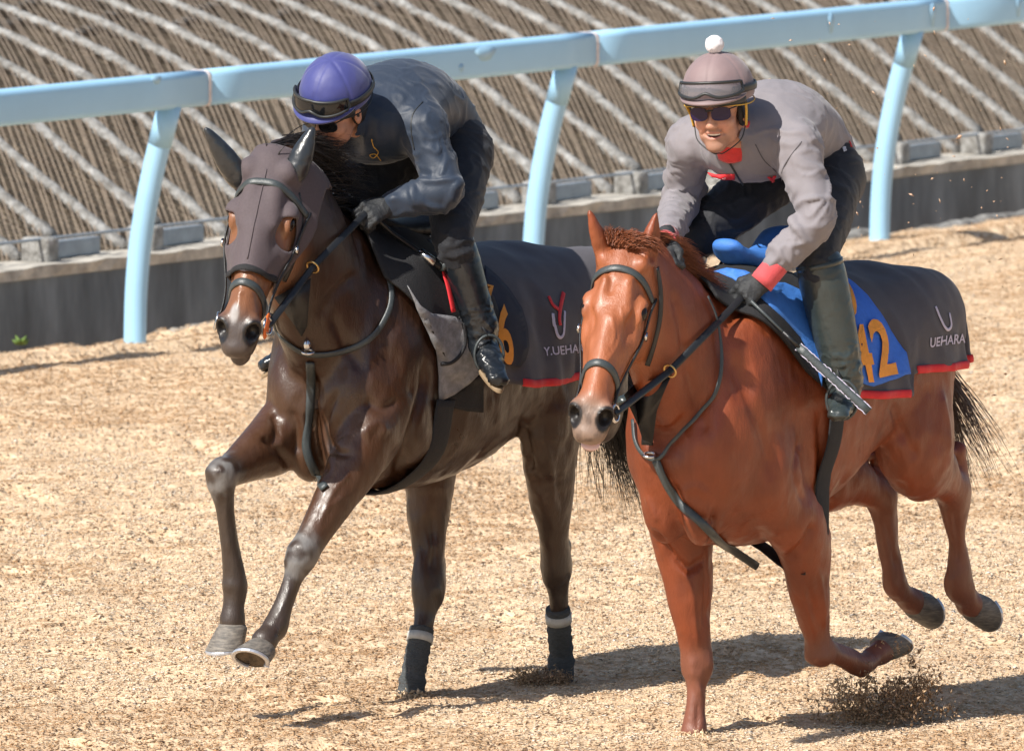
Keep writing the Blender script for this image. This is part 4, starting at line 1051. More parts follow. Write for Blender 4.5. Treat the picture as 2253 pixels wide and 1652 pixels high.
MB().tube(smoothline(around(HB, 0, 0, 0, .001, 2)[0], 0) if 0 else np.array([np.array(bb.ray_cast(Vector(H.n(a, .0, .3)), Vector(-H.u))[0]) + H.u * .0145 for a in np.linspace(.04, .345, 24)]), .0022, 6).build('seam', M_mask, mask)
for k, (b_, t_) in enumerate(HB['S']['ears']):
    e = SDF(np.minimum(H.n(*b_), t_) - .12, np.maximum(H.n(*b_), t_) + .12, .004); b0 = H.n(*b_); t0 = np.asarray(t_); ax = unit(t0 - b0); L = np.linalg.norm(t0 - b0); sd = np.cross(ax, H.u)
    e.chain([b0 - ax * .005, b0 + ax * .2 * L, b0 + ax * .5 * L, b0 + ax * .8 * L, t0 + ax * .01], [(.031, .029), (.034, .030), (.031, .026), (.019, .016), (.006, .006)], sd)
    ev, eq = e.skin(2); ev = ev + normals(ev, eq) * (.004 * (fbm(ev * 60, 2) - .36))[:, None]
    mesh('ear_cover', ev, eq, M_earl, mask)
br, ring_b, bit_b = bridle(HB, 'dark leather bridle with orange bit guard on the masked bay horse', bitpx=(598, 660), ringpx=(688, 588), handp=HAND_B[0], orange=True, nose=.415, brow=.085, lift=.019)
strap_px('throat_latch', FB, bb, [(652, 425), (660, 470), (656, 520), (640, 575), (622, 615)], .009, M_leather, br, .008)
mart = tag(empty('martingale', FB.M), 'leather breast strap and martingale across the bay horse chest', 'martingale')
strap_px('neck_strap', FB, bb, [(603, 690), (612, 728), (640, 757), (680, 778), (740, 775), (800, 755), (838, 715), (860, 660), (850, 600), (820, 545)], .0105, M_strap, mart)
strap_px('chest_strap', FB, bb, [(683, 795), (684, 850), (680, 900), (673, 960), (676, 1000), (695, 1045), (716, 1076)], .0155, M_strap, mart)
cr = hit(FB, bb, 678, 766, .02)[0]
MB().ring(cr, unit(V(.3, .2, 1)), .018, .005).build('ring', M_metal, mart); MB().ell(cr + V(.005, 0, .022), (.012, .012, .018)).build('clip', M_metal, mart)
plate_px(FB, bb, ((603, 655), (632, 640), (684, 612), (680, 660), (676, 718), (664, 742), (648, 716)), .03, V(-.006, -.004, 0)).build('bib', M_leather, mart)

hem = lambda x: np.interp(x, [-.62, -.45, -.25, -.14, 0, .21, .33, .46], [1.10, 1.07, 1.035, 1.03, 1.02, 1.026, 1.045, 1.07])
G = drape(HB, .46, -.60, hem, nx=70); nx, ny = G.shape[:2]; sv_ = G.reshape(-1, 3); sq_ = grid_faces(nx, ny)
sheet_b = tag(empty('exercise_sheet', FB.M), 'dark grey quarter sheet with orange number 56 on the bay horse', 'horse sheet')
so = mesh('cloth', sv_, sq_, M_sheet, sheet_b); m_ = so.modifiers.new('Solidify', 'SOLIDIFY'); m_.thickness = .005
bsb = bvh_of(sv_, sq_)
for sg in (0, -1):
    a = G[12:, sg].copy(); n_ = np.tile(V(0, 1 if sg else -1, 0), (len(a), 1)); a[:, 1] += (.002 if sg else -.002); a[:, 2] += .010
    MB().tube(a, .014, 8, side=n_, flat=.36).build('red_binding', M_red, sheet_b)
MB().tube(G[0, 8:-8], .006, 6).build('red_binding', M_red, sheet_b)
pn, pv, pf = patch_px('number_panel', FB, bsb, [(1062, 590), (1085, 608), (1115, 640), (1142, 681), (1154, 722), (1157, 761), (1150, 790), (1138, 808), (1100, 800), (1062, 790)], M_sheet2, sheet_b, .013, .003, relaxn=0)
bl = [bsb, bvh_of(pv, pf)]
text_px('number', FB, bl, '6', (1098, 793), (62, 12), (-18, -172), M_num, sheet_b, bold=.03)
text_px('number', FB, bl, '5', (1056, 778), (56, 12), (-16, -164), M_num, sheet_b, bold=.03)
text_px('number', FB, bl, '7', (1050, 690), (78, 20), (-12, -98), M_num, sheet_b, bold=.02)
text_px('lettering', FB, bsb, 'Y.UEHARA', (1194, 784), (22, -2.6), (-3, -27), M_letter, sheet_b, cuts=1, bold=.015)
def bar_px(name, fr, bv, pts, w, mat, parent, n=6):
    return strap_px(name, fr, bv, pts, w, mat, parent, lift=.007, th=.25, n=n, smooth=0)
bar_px('emblem_stroke', FB, bsb, [(1203, 654), (1212, 672), (1224, 682)], .0075, M_red, sheet_b)
bar_px('emblem_stroke', FB, bsb, [(1236, 646), (1229, 676), (1226, 700), (1228, 716)], .0085, M_red, sheet_b)
bar_px('emblem_stroke', FB, bsb, [(1213, 690), (1217, 715), (1222, 735), (1228, 742), (1235, 735), (1237, 712), (1238, 686)], .0058, M_letter, sheet_b)

# saddle and pads
pad = tag(empty('saddle_pad', FB.M), 'black saddle pad with a grey lower flap under the navy-jacketed rider', 'saddle pad')
hemp = lambda x: np.interp(x, [.40, .5, .6, .7, .78, .86], [1.10, 1.06, 1.10, 1.20, 1.33, 1.42])
G = drape(HB, .86, .36, hemp, off=.024, nx=34, flare=.0, fold=.003); pv2 = G.reshape(-1, 3); pq2 = grid_faces(*G.shape[:2])
o = mesh('cloth', pv2, pq2, M_pad, pad); m_ = o.modifiers.new('Solidify', 'SOLIDIFY'); m_.thickness = .008
bpad = bvh_of(pv2, pq2); bl = [bb, bpad, bsb]
fl, fv, ff = patch_px('grey_flap', FB, bl, [(896, 628), (925, 672), (950, 690), (1000, 696), (1022, 712), (1040, 760), (1063, 815), (1030, 846), (1000, 868), (966, 884), (966, 830), (960, 770), (930, 705)], M_gpad, pad, .016, .008, relaxn=10)
bl2 = bl + [bvh_of(fv, ff)]
strap_px('piping', FB, bl2, [(968, 800), (992, 796), (1012, 778), (1022, 750), (1020, 715), (1005, 698)], .006, M_pad, pad, .006, .8)
strap_px('edging', FB, bl2, [(1022, 708), (1042, 756), (1068, 822)], .007, M_pad, pad, .006, .8)
MB2 = patch_px('under_pad', FB, bl, [(972, 882), (1000, 866), (1063, 820), (1063, 908), (1030, 905), (975, 892)], M_pad, pad, .012, .006)[0]
gth = tag(empty('girth', FB.M), 'wide black girth round the bay horse barrel', 'girth')
def girth(h, x0, x1, root, zt, w=.055):
    P, N = [], []
    for a in np.linspace(-2.9 + math.pi, 2.9 + math.pi, 60):
        t = (a - math.pi) / 2.9; x = x0 + (x1 - x0) * (1 - abs(t)); d = V(0, math.sin(a), math.cos(a)); c = V(x, 0, 1.05)
        p, nn, i, tt = h['bvh'].ray_cast(Vector(c + d * .9), Vector(-d), .9)
        if p is not None and p[2] < zt: P.append(np.array(p) + d * .016); N.append(d)
    MB().tube(smoothline(np.array(P)), w, 10, side=np.array(N), flat=.14).build('strap', M_girth, root)
girth(HB, .58, .66, gth, 1.02)
def saddle(h, root, xc, z0, mat, k=1.):
    f = SDF((xc - .36, -.28, z0 - .35), (xc + .36, .28, z0 + .2), .008)
    f.loft((xc, 0, z0), np.eye(3), [(-.25, .075, .012, .10), (-.21, .07, .03, .125), (-.10, .012, .035, .115), (.05, .005, .035, .085), (.16, .035, .032, .066), (.20, .062, .028, .055), (.222, .064, .012, .034)], 2.2, .02)
    sv, sq = f.skin(2); return mesh('seat', sv, sq, mat, root)
sad = tag(empty('saddle', FB.M), 'black exercise saddle under the rider in navy jacket', 'saddle'); saddle(HB, sad, .50, 1.545, M_saddle)
whip = tag(empty('riding_whip', FB.M), 'black riding whip with red flap at the bay horse shoulder', 'whip')
wa, wb = hit(FB, bl2, 855, 530, .03)[0], hit(FB, bl2, 948, 598, .04)[0]
MB().tube([HAND_B[0] + V(.01, 0, .0), wa, wb], [.008, .008, .011], 10).build('shaft', M_leather, whip)
MB().tube([wa * .45 + wb * .55, wa * .12 + wb * .88], .0155, 12).build('grip', M_metal, whip)
MB().tube([wb + V(0, 0, .005), wb + V(-.012, .004, .004)], .019, 12).build('cap', M_strap, whip)
strap_px('flap', FB, bl2, [(962, 604), (972, 640), (983, 690)], .0125, M_red, whip, .022, .25, smooth=0)
hair_on_crest(HB, .82, 1.22, 46, V(-.85, .22, .10), .20, M_hairb, 'mane', k=26, jit=.12, sag=.25, r=.0028, wave=.07)
hair('forelock', [H.n(.0, s * .02, -.01) for s in (-1, 0, 1)], np.tile(V(-.6, .1, .5), (3, 1)), .12, M_hairb, HB['root'], n=10)
tr_ = V(-.565, 0, 1.16); tt_ = B(1405, 1000, .02) - tr_
hair('tail', [tr_ + V(0, .02 * i, -.015 * abs(i)) for i in (-1, 0, 1)], [tt_ + V(0, .02 * i, .10) for i in (-1, 0, 1)], np.linalg.norm(tt_) * 1.15, M_hairb, HB['root'], n=620, sag=.06, wave=.05, jit=.06, r=.0032, steps=9)

# ------------------------------------------------------------------ chestnut's tack
bc_ = HC['bvh']; H = HC['H']
br, ring_c, bit_c = bridle(HC, 'dark leather bridle on the bare-faced chestnut horse', bitpx=(1385, 838), ringpx=(1474, 816), handp=HAND_C[0], nose=.395, brow=.065)
strap_px('throat_latch', FC, bc_, [(1440, 588), (1449, 640), (1448, 700), (1436, 752), (1424, 800)], .009, M_leather, br, .008)
mart = tag(empty('martingale', FC.M), 'leather neck strap and martingale hanging on the chestnut horse chest', 'martingale')
strap_px('neck_strap', FC, bc_, [(1399, 925), (1402, 960), (1412, 990), (1434, 1009), (1459, 1006), (1481, 979), (1505, 952), (1540, 909), (1569, 872), (1582, 825), (1580, 770), (1568, 700), (1548, 655)], .0068, M_strap, mart, .012)
strap_px('chest_strap', FC, bc_, [(1446, 1012), (1462, 1045), (1482, 1085), (1515, 1125), (1560, 1168), (1610, 1208), (1666, 1246)], .0145, M_strap, mart, .010, v=.0)
cr = hit(FC, bc_, 1434, 1000, .02)[0]
MB().ring(cr, unit(V(.3, .2, 1)), .018, .005).build('ring', M_metal, mart)
bd = FC.dist(cr)
plate_px(FC, bc_, ((1373, 869), (1394, 846), (1436, 836), (1478, 824), (1458, 870), (1445, 905), (1436, 975), (1414, 968), (1404, 936)), .03, V(-.006, -.004, 0)).build('bib', M_leather, mart)
MB().box(FC.at(1424, 965, bd - .012), (.006, .018, .02)).build('buckle', M_leather, mart)

hem = lambda x: np.interp(x, [-.60, -.43, -.2, .0, .028, .05, .25, .42], [1.15, 1.112, 1.118, 1.125, 1.12, 1.052, 1.062, 1.08])
G = drape(HC, .42, -.475, hem, nx=90, fold=.006); sv_ = G.reshape(-1, 3); sq_ = grid_faces(*G.shape[:2])
sheet_c = tag(empty('exercise_sheet', FC.M), 'dark grey quarter sheet with blue panel and number 42 on the chestnut horse', 'horse sheet')
so = mesh('cloth', sv_, sq_, M_sheet, sheet_c); m_ = so.modifiers.new('Solidify', 'SOLIDIFY'); m_.thickness = .005
bsc = bvh_of(sv_, sq_)
for sg in (0, -1):
    for i0, i1 in ((0, 36), (41, 90)):
        a = G[i0:i1, sg].copy(); n_ = np.tile(V(0, 1 if sg else -1, 0), (len(a), 1)); a[:, 1] += (.002 if sg else -.002); a[:, 2] += .010
        MB().tube(a, .014, 8, side=n_, flat=.36).build('red_binding', M_red, sheet_c)
MB().tube(G[0, 8:-8], .006, 6).build('red_binding', M_red, sheet_c)
MB().tube(G[-1, 20:-20], .008, 6).build('red_binding', M_red, sheet_c)
pn, pv, pf = patch_px('number_panel', FC, bsc, [(1822, 596), (1846, 608), (1876, 630), (1903, 655), (1930, 690), (1950, 721), (1972, 752), (1990, 775), (1996, 823), (1950, 840), (1916, 848), (1880, 840), (1840, 700)], M_sheet3, sheet_c, .013, .003, relaxn=0)
bl = [bsc, bvh_of(pv, pf)]
text_px('number', FC, bl, '4', (1884, 836), (82, -4), (-34, -164), M_num, sheet_c, bold=.03)
text_px('number', FC, bl, '2', (1929, 826), (84, -14), (-40, -164), M_num, sheet_c, bold=.03)
text_px('number', FC, bl, '0', (1842, 696), (92, 8), (-28, -118), M_num, sheet_c, bold=.03)
text_px('lettering', FC, bsc, 'UEHARA', (2040, 764), (20, -2.6), (2, -30), M_letter, sheet_c, cuts=1, bold=.015)
bar_px('emblem_stroke', FC, bsc, [(2054, 676), (2064, 700), (2074, 720), (2082, 725), (2088, 715), (2084, 690)], .0055, M_letter, sheet_c)

pad = tag(empty('saddle_pad', FC.M), 'black mesh saddle pad edged by blue cloth under the smiling rider', 'saddle pad')
hemp = lambda x: np.interp(x, [.40, .5, .6, .7, .78, .90], [1.08, 1.10, 1.17, 1.27, 1.34, 1.42])
G = drape(HC, .90, .38, hemp, off=.020, nx=34, flare=.0, fold=.002); pv2 = G.reshape(-1, 3); pq2 = grid_faces(*G.shape[:2])
o = mesh('cloth', pv2, pq2, M_pad, pad); m_ = o.modifiers.new('Solidify', 'SOLIDIFY'); m_.thickness = .010
bpad = bvh_of(pv2, pq2); bl = [bc_, bpad, bsc]
sad = tag(empty('saddle', FC.M), 'bright blue saddle with rolled pommel under the smiling rider in grey', 'saddle'); saddle(HC, sad, .47, 1.50, M_blue_s)
patch_px('flap', FC, bl, [(1660, 640), (1690, 622), (1725, 622), (1765, 640), (1795, 678), (1813, 711), (1814, 771), (1808, 851), (1797, 800), (1760, 741), (1717, 695), (1683, 664)], M_blue_s, sad, .022, .010, relaxn=10)
patch_px('front_cover', FC, bl, [(1570, 598), (1600, 590), (1640, 596), (1690, 620), (1722, 640), (1690, 655), (1650, 640), (1610, 612)], M_blue_s, sad, .020, .008, relaxn=10)
gth = tag(empty('girth', FC.M), 'dark grey girth round the chestnut horse barrel', 'girth'); girth(HC, .43, .47, gth, 1.04, .045)
hair_on_crest(HC, .78, 1.14, 34, V(-.85, .22, .04), .16, M_hairc, 'mane', k=46, jit=.09, sag=.32, r=.0021, wave=.05)
hair('forelock', [H.n(-.012 - .008 * (i % 3), s * .011, .014) for s in range(-4, 5) for i in range(3)], [H.u * .25 + V(-.30, .10, .36) + H.s * (.10 * s + .12) for s in range(-4, 5) for i in range(3)], .095, M_hairc, HC['root'], n=34, sag=.75, wave=.06, jit=.10, r=.0021)
tr_ = V(-.475, 0, 1.22); tt_ = Cc(2132, 985, .06) - tr_
hair('tail', [tr_ + V(0, .02 * i, -.015 * abs(i)) for i in (-1, 0, 1)], [tt_ + V(-.05, .02 * i, .0) for i in (-1, 0, 1)], np.linalg.norm(tt_) * 1.05, M_haird, HC['root'], n=80, sag=.10, wave=.06, jit=.05, r=.0028, steps=9)

# ================================================================== RIDERS
M_skin = material('skin', rough=.5, attr=True, var=.06, scale=60, bump=.06, bscale=300, sss=.06, spec=.4)
M_navy = material('navy_nylon', (.017, .028, .050), .54, var=.08, scale=12, bump=.15, bscale=160, spec=.4, sheen=.15, bdist=.005)
M_grey = material('grey_jersey', (.205, .188, .203), .75, var=.06, scale=14, bump=.2, bscale=260, sheen=.15, bdist=.004)
M_black = material('black_cloth', (.0085, .010, .015), .7, var=.2, scale=20, bump=.2, bscale=200, sheen=.1)
M_boot = material('black_boot', (.010, .013, .017), .30, var=.15, scale=20, bump=.1, bscale=60, coat=.2, crough=.15)
M_boot2 = material('rubber_boot', (.030, .040, .040), .32, var=.2, scale=16, bump=.12, bscale=50, coat=.2, crough=.2)
M_bsole = material('boot_sole', (.24, .17, .10), .7, var=.2, scale=30)
M_glove = material('glove', (.020, .022, .025), .65, var=.2, scale=50, bump=.3, bscale=200)
M_gold = material('gold_print', (.62, .33, .04), .5)
M_capb = material('blue_cap', (.036, .043, .19), .55, var=.06, scale=20, bump=.12, bscale=260, sheen=.3, bdist=.004)
M_capm = material('mauve_cap', (.215, .150, .152), .62, var=.05, scale=20, bump=.12, bscale=260, sheen=.2, bdist=.004)
M_pom = material('white_wool', (.86, .84, .88), .95, var=.05, scale=90, bump=.8, bscale=260, sheen=.4)
M_rubber = material('goggle_rubber', (.020, .022, .023), .45, var=.1, scale=40)
M_gold_lens = material('dark_lens', (.008, .009, .011), .10, spec=.5)
M_purple = material('purple_lens', (.014, .006, .040), .12, spec=.35)
M_clear = material('clear_lens', (.22, .21, .23), .06, spec=.6, alpha=.42)
M_scarf = material('red_scarf', (.62, .035, .030), .8, var=.15, scale=40, bump=.3, bscale=160, sheen=.2)
M_cuff = material('red_cuff', (.58, .075, .085), .8, var=.12, scale=40, bump=.3, bscale=200, sheen=.2)
M_yel = material('yellow_strap', (.60, .36, .05), .6, var=.15, scale=40)
M_teeth = material('teeth', (.78, .74, .68), .35)
M_hairh = material('dark_hair', (.015, .012, .011), .5, var=.2, scale=90, bump=.5, bscale=300)

def local_dir(fr, w): w = unit(w); return V(w.dot(fr.d), w.dot(fr.n), w[2])
def folds(v, q, amp, fr=(10, 10, 10), seed=0., warp=.6, mask=None):
    """cloth creases pushed into a surface"""
    N = normals(v, q); w = np.stack([fbm(v * 7 + seed + 3 * i, 2) for i in range(3)], 1) - .37
    p = v * np.asarray(fr, float) + warp * w * 4 + seed; n = fbm(p, 2); n2 = fbm(p * 1.9 + 11, 2)
    d = amp * (np.exp(-((n - .38) / .045) ** 2) + .6 * np.exp(-((n2 - .36) / .04) ** 2) - .35 + 1.2 * (n - .38))
    if mask is not None: d = d * mask
    return relax(v + N * d[:, None], q, 1, .2)
class HF:
    """head frame: x face, y its left, z crown"""
    def __init__(s, c, f, up):
        s.c = np.asarray(c, float); s.f = unit(f); up = np.asarray(up, float); s.u = unit(up - s.f * s.f.dot(up)); s.l = np.cross(s.u, s.f); s.R = np.array([s.f, s.l, s.u])
    def w(s, x, y, z): return s.c + s.f * x + s.l * y + s.u * z
    def loc(s, p): return (np.asarray(p) - s.c) @ s.R.T
def person_body(D, smile):
    h = D['hf']; lo = np.min(D['pts'], 0) - .2; hi = np.max(D['pts'], 0) + .2
    f = SDF(lo, hi, .0055); E = lambda c, r, k=.012, sub=False: f.ell(h.w(*c), r, h.R, k, sub)
    f.chain(D['spine'], [(.13, .09), (.125, .085), (.15, .10), (.13, .075), (.056, .055)], V(0, 1, 0), k=.03)
    f.seg(D['spine'][-1], h.w(-.02, 0, -.06), .056, .052, k=.03)
    for a in D['arms']: f.chain(a, [.048, .036, .026], k=.03, n=4)
    for g in D['legs']: f.chain(g[:3], [.07, .042, .032], k=.03, n=4)
    E((-.01, 0, .035), (.098, .076, .092)); E((.038, 0, -.045), (.060, .060, .078), .02); E((.030, 0, -.085), (.056, .058, .042), .02); E((.076, 0, -.114), (.024, .031, .021), .02)
    for s in (-1, 1):
        E((.066, s * .041, -.040), (.026, .024, .022), .015); E((-.005, s * .078, -.025), (.020, .008, .032), .006); E((.0, s * .083, -.02), (.010, .005, .016), .006, True)
        E((.086, s * .030, .004), (.014, .018, .011), .01, True); E((.083, s * .033, .022), (.014, .026, .008), .012)
        E((.102, s * .0115, -.044), (.011, .009, .008), .006)
        E((.076, s * .033, -.070), (.012, .010, .020), .012); f.seg(h.w(.092, s * .018, -.050), h.w(.080, s * .038, -.074), .003, .003, k=.008, sub=True)
    f.seg(h.w(.088, 0, .010), h.w(.112, 0, -.040), .0095, .0125, k=.012)
    E((.093, 0, -.066), (.010, .027, .006), .006); E((.088, 0, -.084), (.012, .023, .007), .006)
    if smile: [E((.096, y_, -.0755 + 5.5 * y_ * y_), (.014, .009, .0068 - .10 * abs(y_)), .003, True) for y_ in (-.029, -.022, -.015, -.008, 0, .008, .015, .022, .029)]
    else: f.seg(h.w(.100, -.024, -.075), h.w(.100, .024, -.075), .0025, k=.004, sub=True)
    v, q = f.skin(2); l = h.loc(v); c = np.tile(V(.50, .255, .170), (len(v), 1))
    c = mixc(c, (.60, .26, .19), sstep(np.linalg.norm((np.abs(l) - V(.085, .034, .045)) / V(.03, .025, .03), axis=1), 1.1, .4) * .5)
    c = mixc(c, (.52, .20, .16), sstep(np.linalg.norm((l - V(.095, 0, -.074)) / V(.02, .027, .014), axis=1), 1.1, .8) * .8)
    if smile:
        st = sstep(np.linalg.norm((l - V(.08, 0, -.10)) / V(.06, .055, .045), axis=1), 1.1, .7) + sstep(np.linalg.norm((l - V(.10, 0, -.057)) / V(.03, .034, .010), axis=1), 1.2, .7)
        c = mixc(c, (.22, .13, .095), np.clip(st, 0, 1) * .55 * sstep(l[:, 0], .0, .04) * (1 - sstep(np.linalg.norm((l - V(.095, 0, -.074)) / V(.03, .03, .012), axis=1), 1.1, .9)))
        c = mixc(c, (.06, .02, .02), sstep(np.linalg.norm((l - V(.090, 0, -.0755)) / V(.012, .024, .0058), axis=1), 1.1, .9))
    return v, q, c
def fist(W, a, b, c, parent, fr_c=1.):
    """gloved hand closed on the rein: a along the hand, b back of hand, c thumb side"""
    a = unit(a); b = unit(np.asarray(b) - a * a.dot(b)); c_ = np.cross(a, b); c_ = c_ if c_.dot(c) > 0 else -c_; c = c_; W = np.asarray(W, float)
    f = SDF(W - .17, W + .17, .004)
    f.seg(W - a * .045, W + a * .02, (.033, .027), (.034, .024), side=c, k=.01); f.seg(W + a * .02, W + a * .078, (.034, .022), (.042, .018), side=c, k=.015)
    for o, L in ((.034, .96), (.012, 1.06), (-.010, 1.0), (-.031, .84)):
        K = W + a * .086 + c * o + b * .002; p1 = K + a * .026 * L - b * .020; p2 = p1 - a * .010 - b * .030 * L; p3 = p2 - a * .030 * L + b * .004
        f.seg(K, p1, .0122, .0112, k=.006); f.seg(p1, p2, .0112, .0102, k=.005); f.seg(p2, p3, .0102, .0092, k=.005); f.ell(K + b * .004, .0115, k=.006)
    t0 = W + a * .030 + c * .032 - b * .008; t1 = t0 + a * .032 + c * .016 - b * .012; t2 = t1 + a * .030 - c * .010 - b * .010
    f.seg(t0, t1, .0155, .0125, k=.01); f.seg(t1, t2, .0122, .0095, k=.005)
    v, q = f.skin(2); v = folds(v, q, .0015, (40, 40, 40)); return mesh('glove', v, q, M_glove, parent)
def boot(leg, mat, parent, rtop=.064, sole=None, toe=None, wide=1.):
    k_, an = np.asarray(leg[1]), np.asarray(leg[2]); toe = np.asarray(toe, float); ax = unit(an - k_); fd = unit(toe - an)
    f = SDF(np.minimum(np.minimum(k_, an), toe) - .2, np.maximum(np.maximum(k_, an), toe) + .2, .0055)
    top = k_ + ax * .035; up = V(0, 0, 1)
    f.chain([top, k_ + (an - k_) * .4, k_ + (an - k_) * .78, an], [rtop * wide, rtop * wide * .98, .054 * wide * rtop / .062, .050], k=.02, n=5)
    heel = an - fd * .045 - up * .055
    f.seg(an, an - up * .045, .046, .042, k=.03); f.seg(heel, an + fd * .07 - up * .058, (.036, .034), (.040, .030), side=np.cross(fd, up), k=.03)
    f.seg(an + fd * .06 - up * .058, an + fd * .175 - up * .072, (.040, .028), (.034, .020), side=np.cross(fd, up), k=.03)
    v, q = f.skin(2); d, t = segdist(v, top, an); v = folds(v, q, .0045, (16, 16, 34), 3., mask=sstep(t, .62, .8) * .9 + .15)
    o = mesh('boot', v, q, mat, parent)
    n = 22; s_ = np.cross(fd, up); R = []
    for i in range(n):
        a = 2 * math.pi * i / n; x = .065 + .125 * math.cos(a); R.append(an + fd * x + s_ * .040 * math.sin(a) * (1.05 if math.cos(a) > 0 else .85) - up * (.090 + .006 * math.cos(a)))
    if sole: bevel(MB().slab(R, -up * .016).build('sole', sole, o, smooth=False), .004)
    mt = MB().tube([top - ax * .012, top + ax * .006], rtop * wide + .003, 24).build('boot_top', mat, o)
    return o
def helmet(h, person, mat, goggle, pom):
    f = SDF(h.c - .25, h.c + .25, .005)
    f.ell(h.w(-.012, 0, .050), (.132, .113, .122), h.R, .01); f.ell(h.w(-.012, 0, -.10), (.30, .34, .130), h.R, .006, True)
    f.seg(h.w(.045, -.062, .012), h.w(.045, .062, .012), (.05, .05), k=.012) if 0 else None
    v, q = f.skin(3); N = normals(v, q); l = h.loc(v); az = np.arctan2(l[:, 1], l[:, 0] + .012)
    for k in range(6): pass
    seam = np.min([np.abs(np.angle(np.exp(1j * (az - k * math.pi / 3)))) for k in range(6)], 0) * np.hypot(l[:, 0] + .012, l[:, 1])
    v = v - N * (.0022 * np.exp(-(seam / .006) ** 2))[:, None] + N * (.0035 * (fbm(v * 30, 2) - .36))[:, None]
    hm = mesh('helmet', v, q, mat, person); bv = bvh_of(v, q)
    # peak
    n = 26; P = []
    for r in (0, 1):
        for i in range(n):
            a = math.radians(-68 + 136 * i / (n - 1)); rr = (.116 if r == 0 else .116 + .050 * math.cos(a * 1.25)); P.append(h.w(-.012 + rr * math.cos(a) * 1.04, rr * math.sin(a) * .93, .046 - (.0 if r == 0 else .010 * math.cos(a))))
    pk = mesh('peak', P, [(i, i + 1, n + i + 1, n + i) for i in range(n - 1)], mat, hm); m = pk.modifiers.new('Solidify', 'SOLIDIFY'); m.thickness = .007
    rim = [h.w(-.012 + .127 * math.cos(a), .110 * math.sin(a), .026 - .016 * (1 - math.cos(a) ** 2) - .012 * (math.cos(a) < 0) * math.cos(a) ** 2) for a in np.linspace(0, 2 * math.pi, 64)]
    bnd = [h.w(-.012 + .129 * math.cos(a), .111 * math.sin(a), .036 - .006 * abs(a)) for a in np.linspace(-1.15, 1.15, 30)]
    MB().tube(np.array(bnd), .012, 8, side=np.array([h.f * math.cos(a) + h.l * math.sin(a) for a in np.linspace(-1.15, 1.15, 30)]), flat=.3).build('brow_band', M_rubber, hm)
    MB().tube(rim, .0022, 8, cap=False).build('rim', M_rubber if not pom else M_yel, hm)
    def on(az_, z, lift):
        d = unit(h.f * math.cos(az_) + h.l * math.sin(az_)); p, nn, i, t = bv.ray_cast(Vector(h.w(-.012, 0, z) + d * .4), Vector(-d)); return np.array(p) + d * lift, d
    st = [on(a, .060 + .012 * math.cos(a), .006) for a in np.linspace(.62, 2 * math.pi - .62, 50)]
    MB().tube(np.array([s_[0] for s_ in st]), .0125, 8, side=np.array([s_[1] for s_ in st]), flat=.25).build('goggle_strap', M_rubber, hm)
    U, W_ = 25, 7; P = []; top, bot = [], []
    for i in range(U):
        a = math.radians(-52 + 104 * i / (U - 1)); t = abs(a) / math.radians(52); hi = .104 - .010 * t ** 2; lo = .056 + .016 * math.exp(-(a / .16) ** 2) + .008 * t ** 3
        for j in range(W_):
            z = lo + (hi - lo) * j / (W_ - 1); P.append(on(a, z, .020 + .006 * math.cos(a) - .010 * t ** 4)[0])
        top.append(P[-1]); bot.append(P[-W_])
    le = mesh('goggle_lens', P, [(i * W_ + j, (i + 1) * W_ + j, (i + 1) * W_ + j + 1, i * W_ + j + 1) for i in range(U - 1) for j in range(W_ - 1)], goggle, hm); m = le.modifiers.new('Solidify', 'SOLIDIFY'); m.thickness = .003
    MB().tube(np.array(top + bot[::-1] + top[:1]), .0052, 8).build('goggle_frame', M_rubber, hm)
    if pom:
        MB().ell(h.w(-.012, 0, .195), (.031, .031, .030), h.R, 24, 16); pv = MB().ell(h.w(-.016, 0, .196), (.030, .030, .029), h.R, 40, 24); vv = np.array(pv.v); c = h.w(-.016, 0, .196)
        vv = c + (vv - c) * (1 + .30 * (fbm(vv * 90, 3) - .44))[:, None]; mesh('pompom', vv, pv.f, M_pom, hm)
    return hm, bv
def glasses(h, bv, person, mat):
    g = None
    for s in (-1, 1):
        P = []
        for i in range(20):
            a = 2 * math.pi * i / 20; ca, sa = math.cos(a), math.sin(a); e = 3.2; r = (abs(ca) ** e + abs(sa) ** e) ** (-1 / e); y = s * (.036 + .0300 * ca * r); z = -.001 + .0215 * sa * r - (.004 if sa < 0 else 0) * 0
            P.append(h.w(.118 - 3.4 * y * y, y, z))
        o = MB().slab(P, -h.f * .004).build('lens' if g else 'sunglasses', mat, g or person, smooth=False); g = g or o
        MB().tube(spline([h.w(.100, s * .063, .012), h.w(.06, s * .078, .012), h.w(-.005, s * .082, .004)], 6), .0035, 6, flat=.6).build('temple', M_rubber, g)
    MB().tube([h.w(.117, -.012, .010), h.w(.121, 0, .012), h.w(.117, .012, .010)], .003, 6).build('bridge', M_rubber, g)
    return g
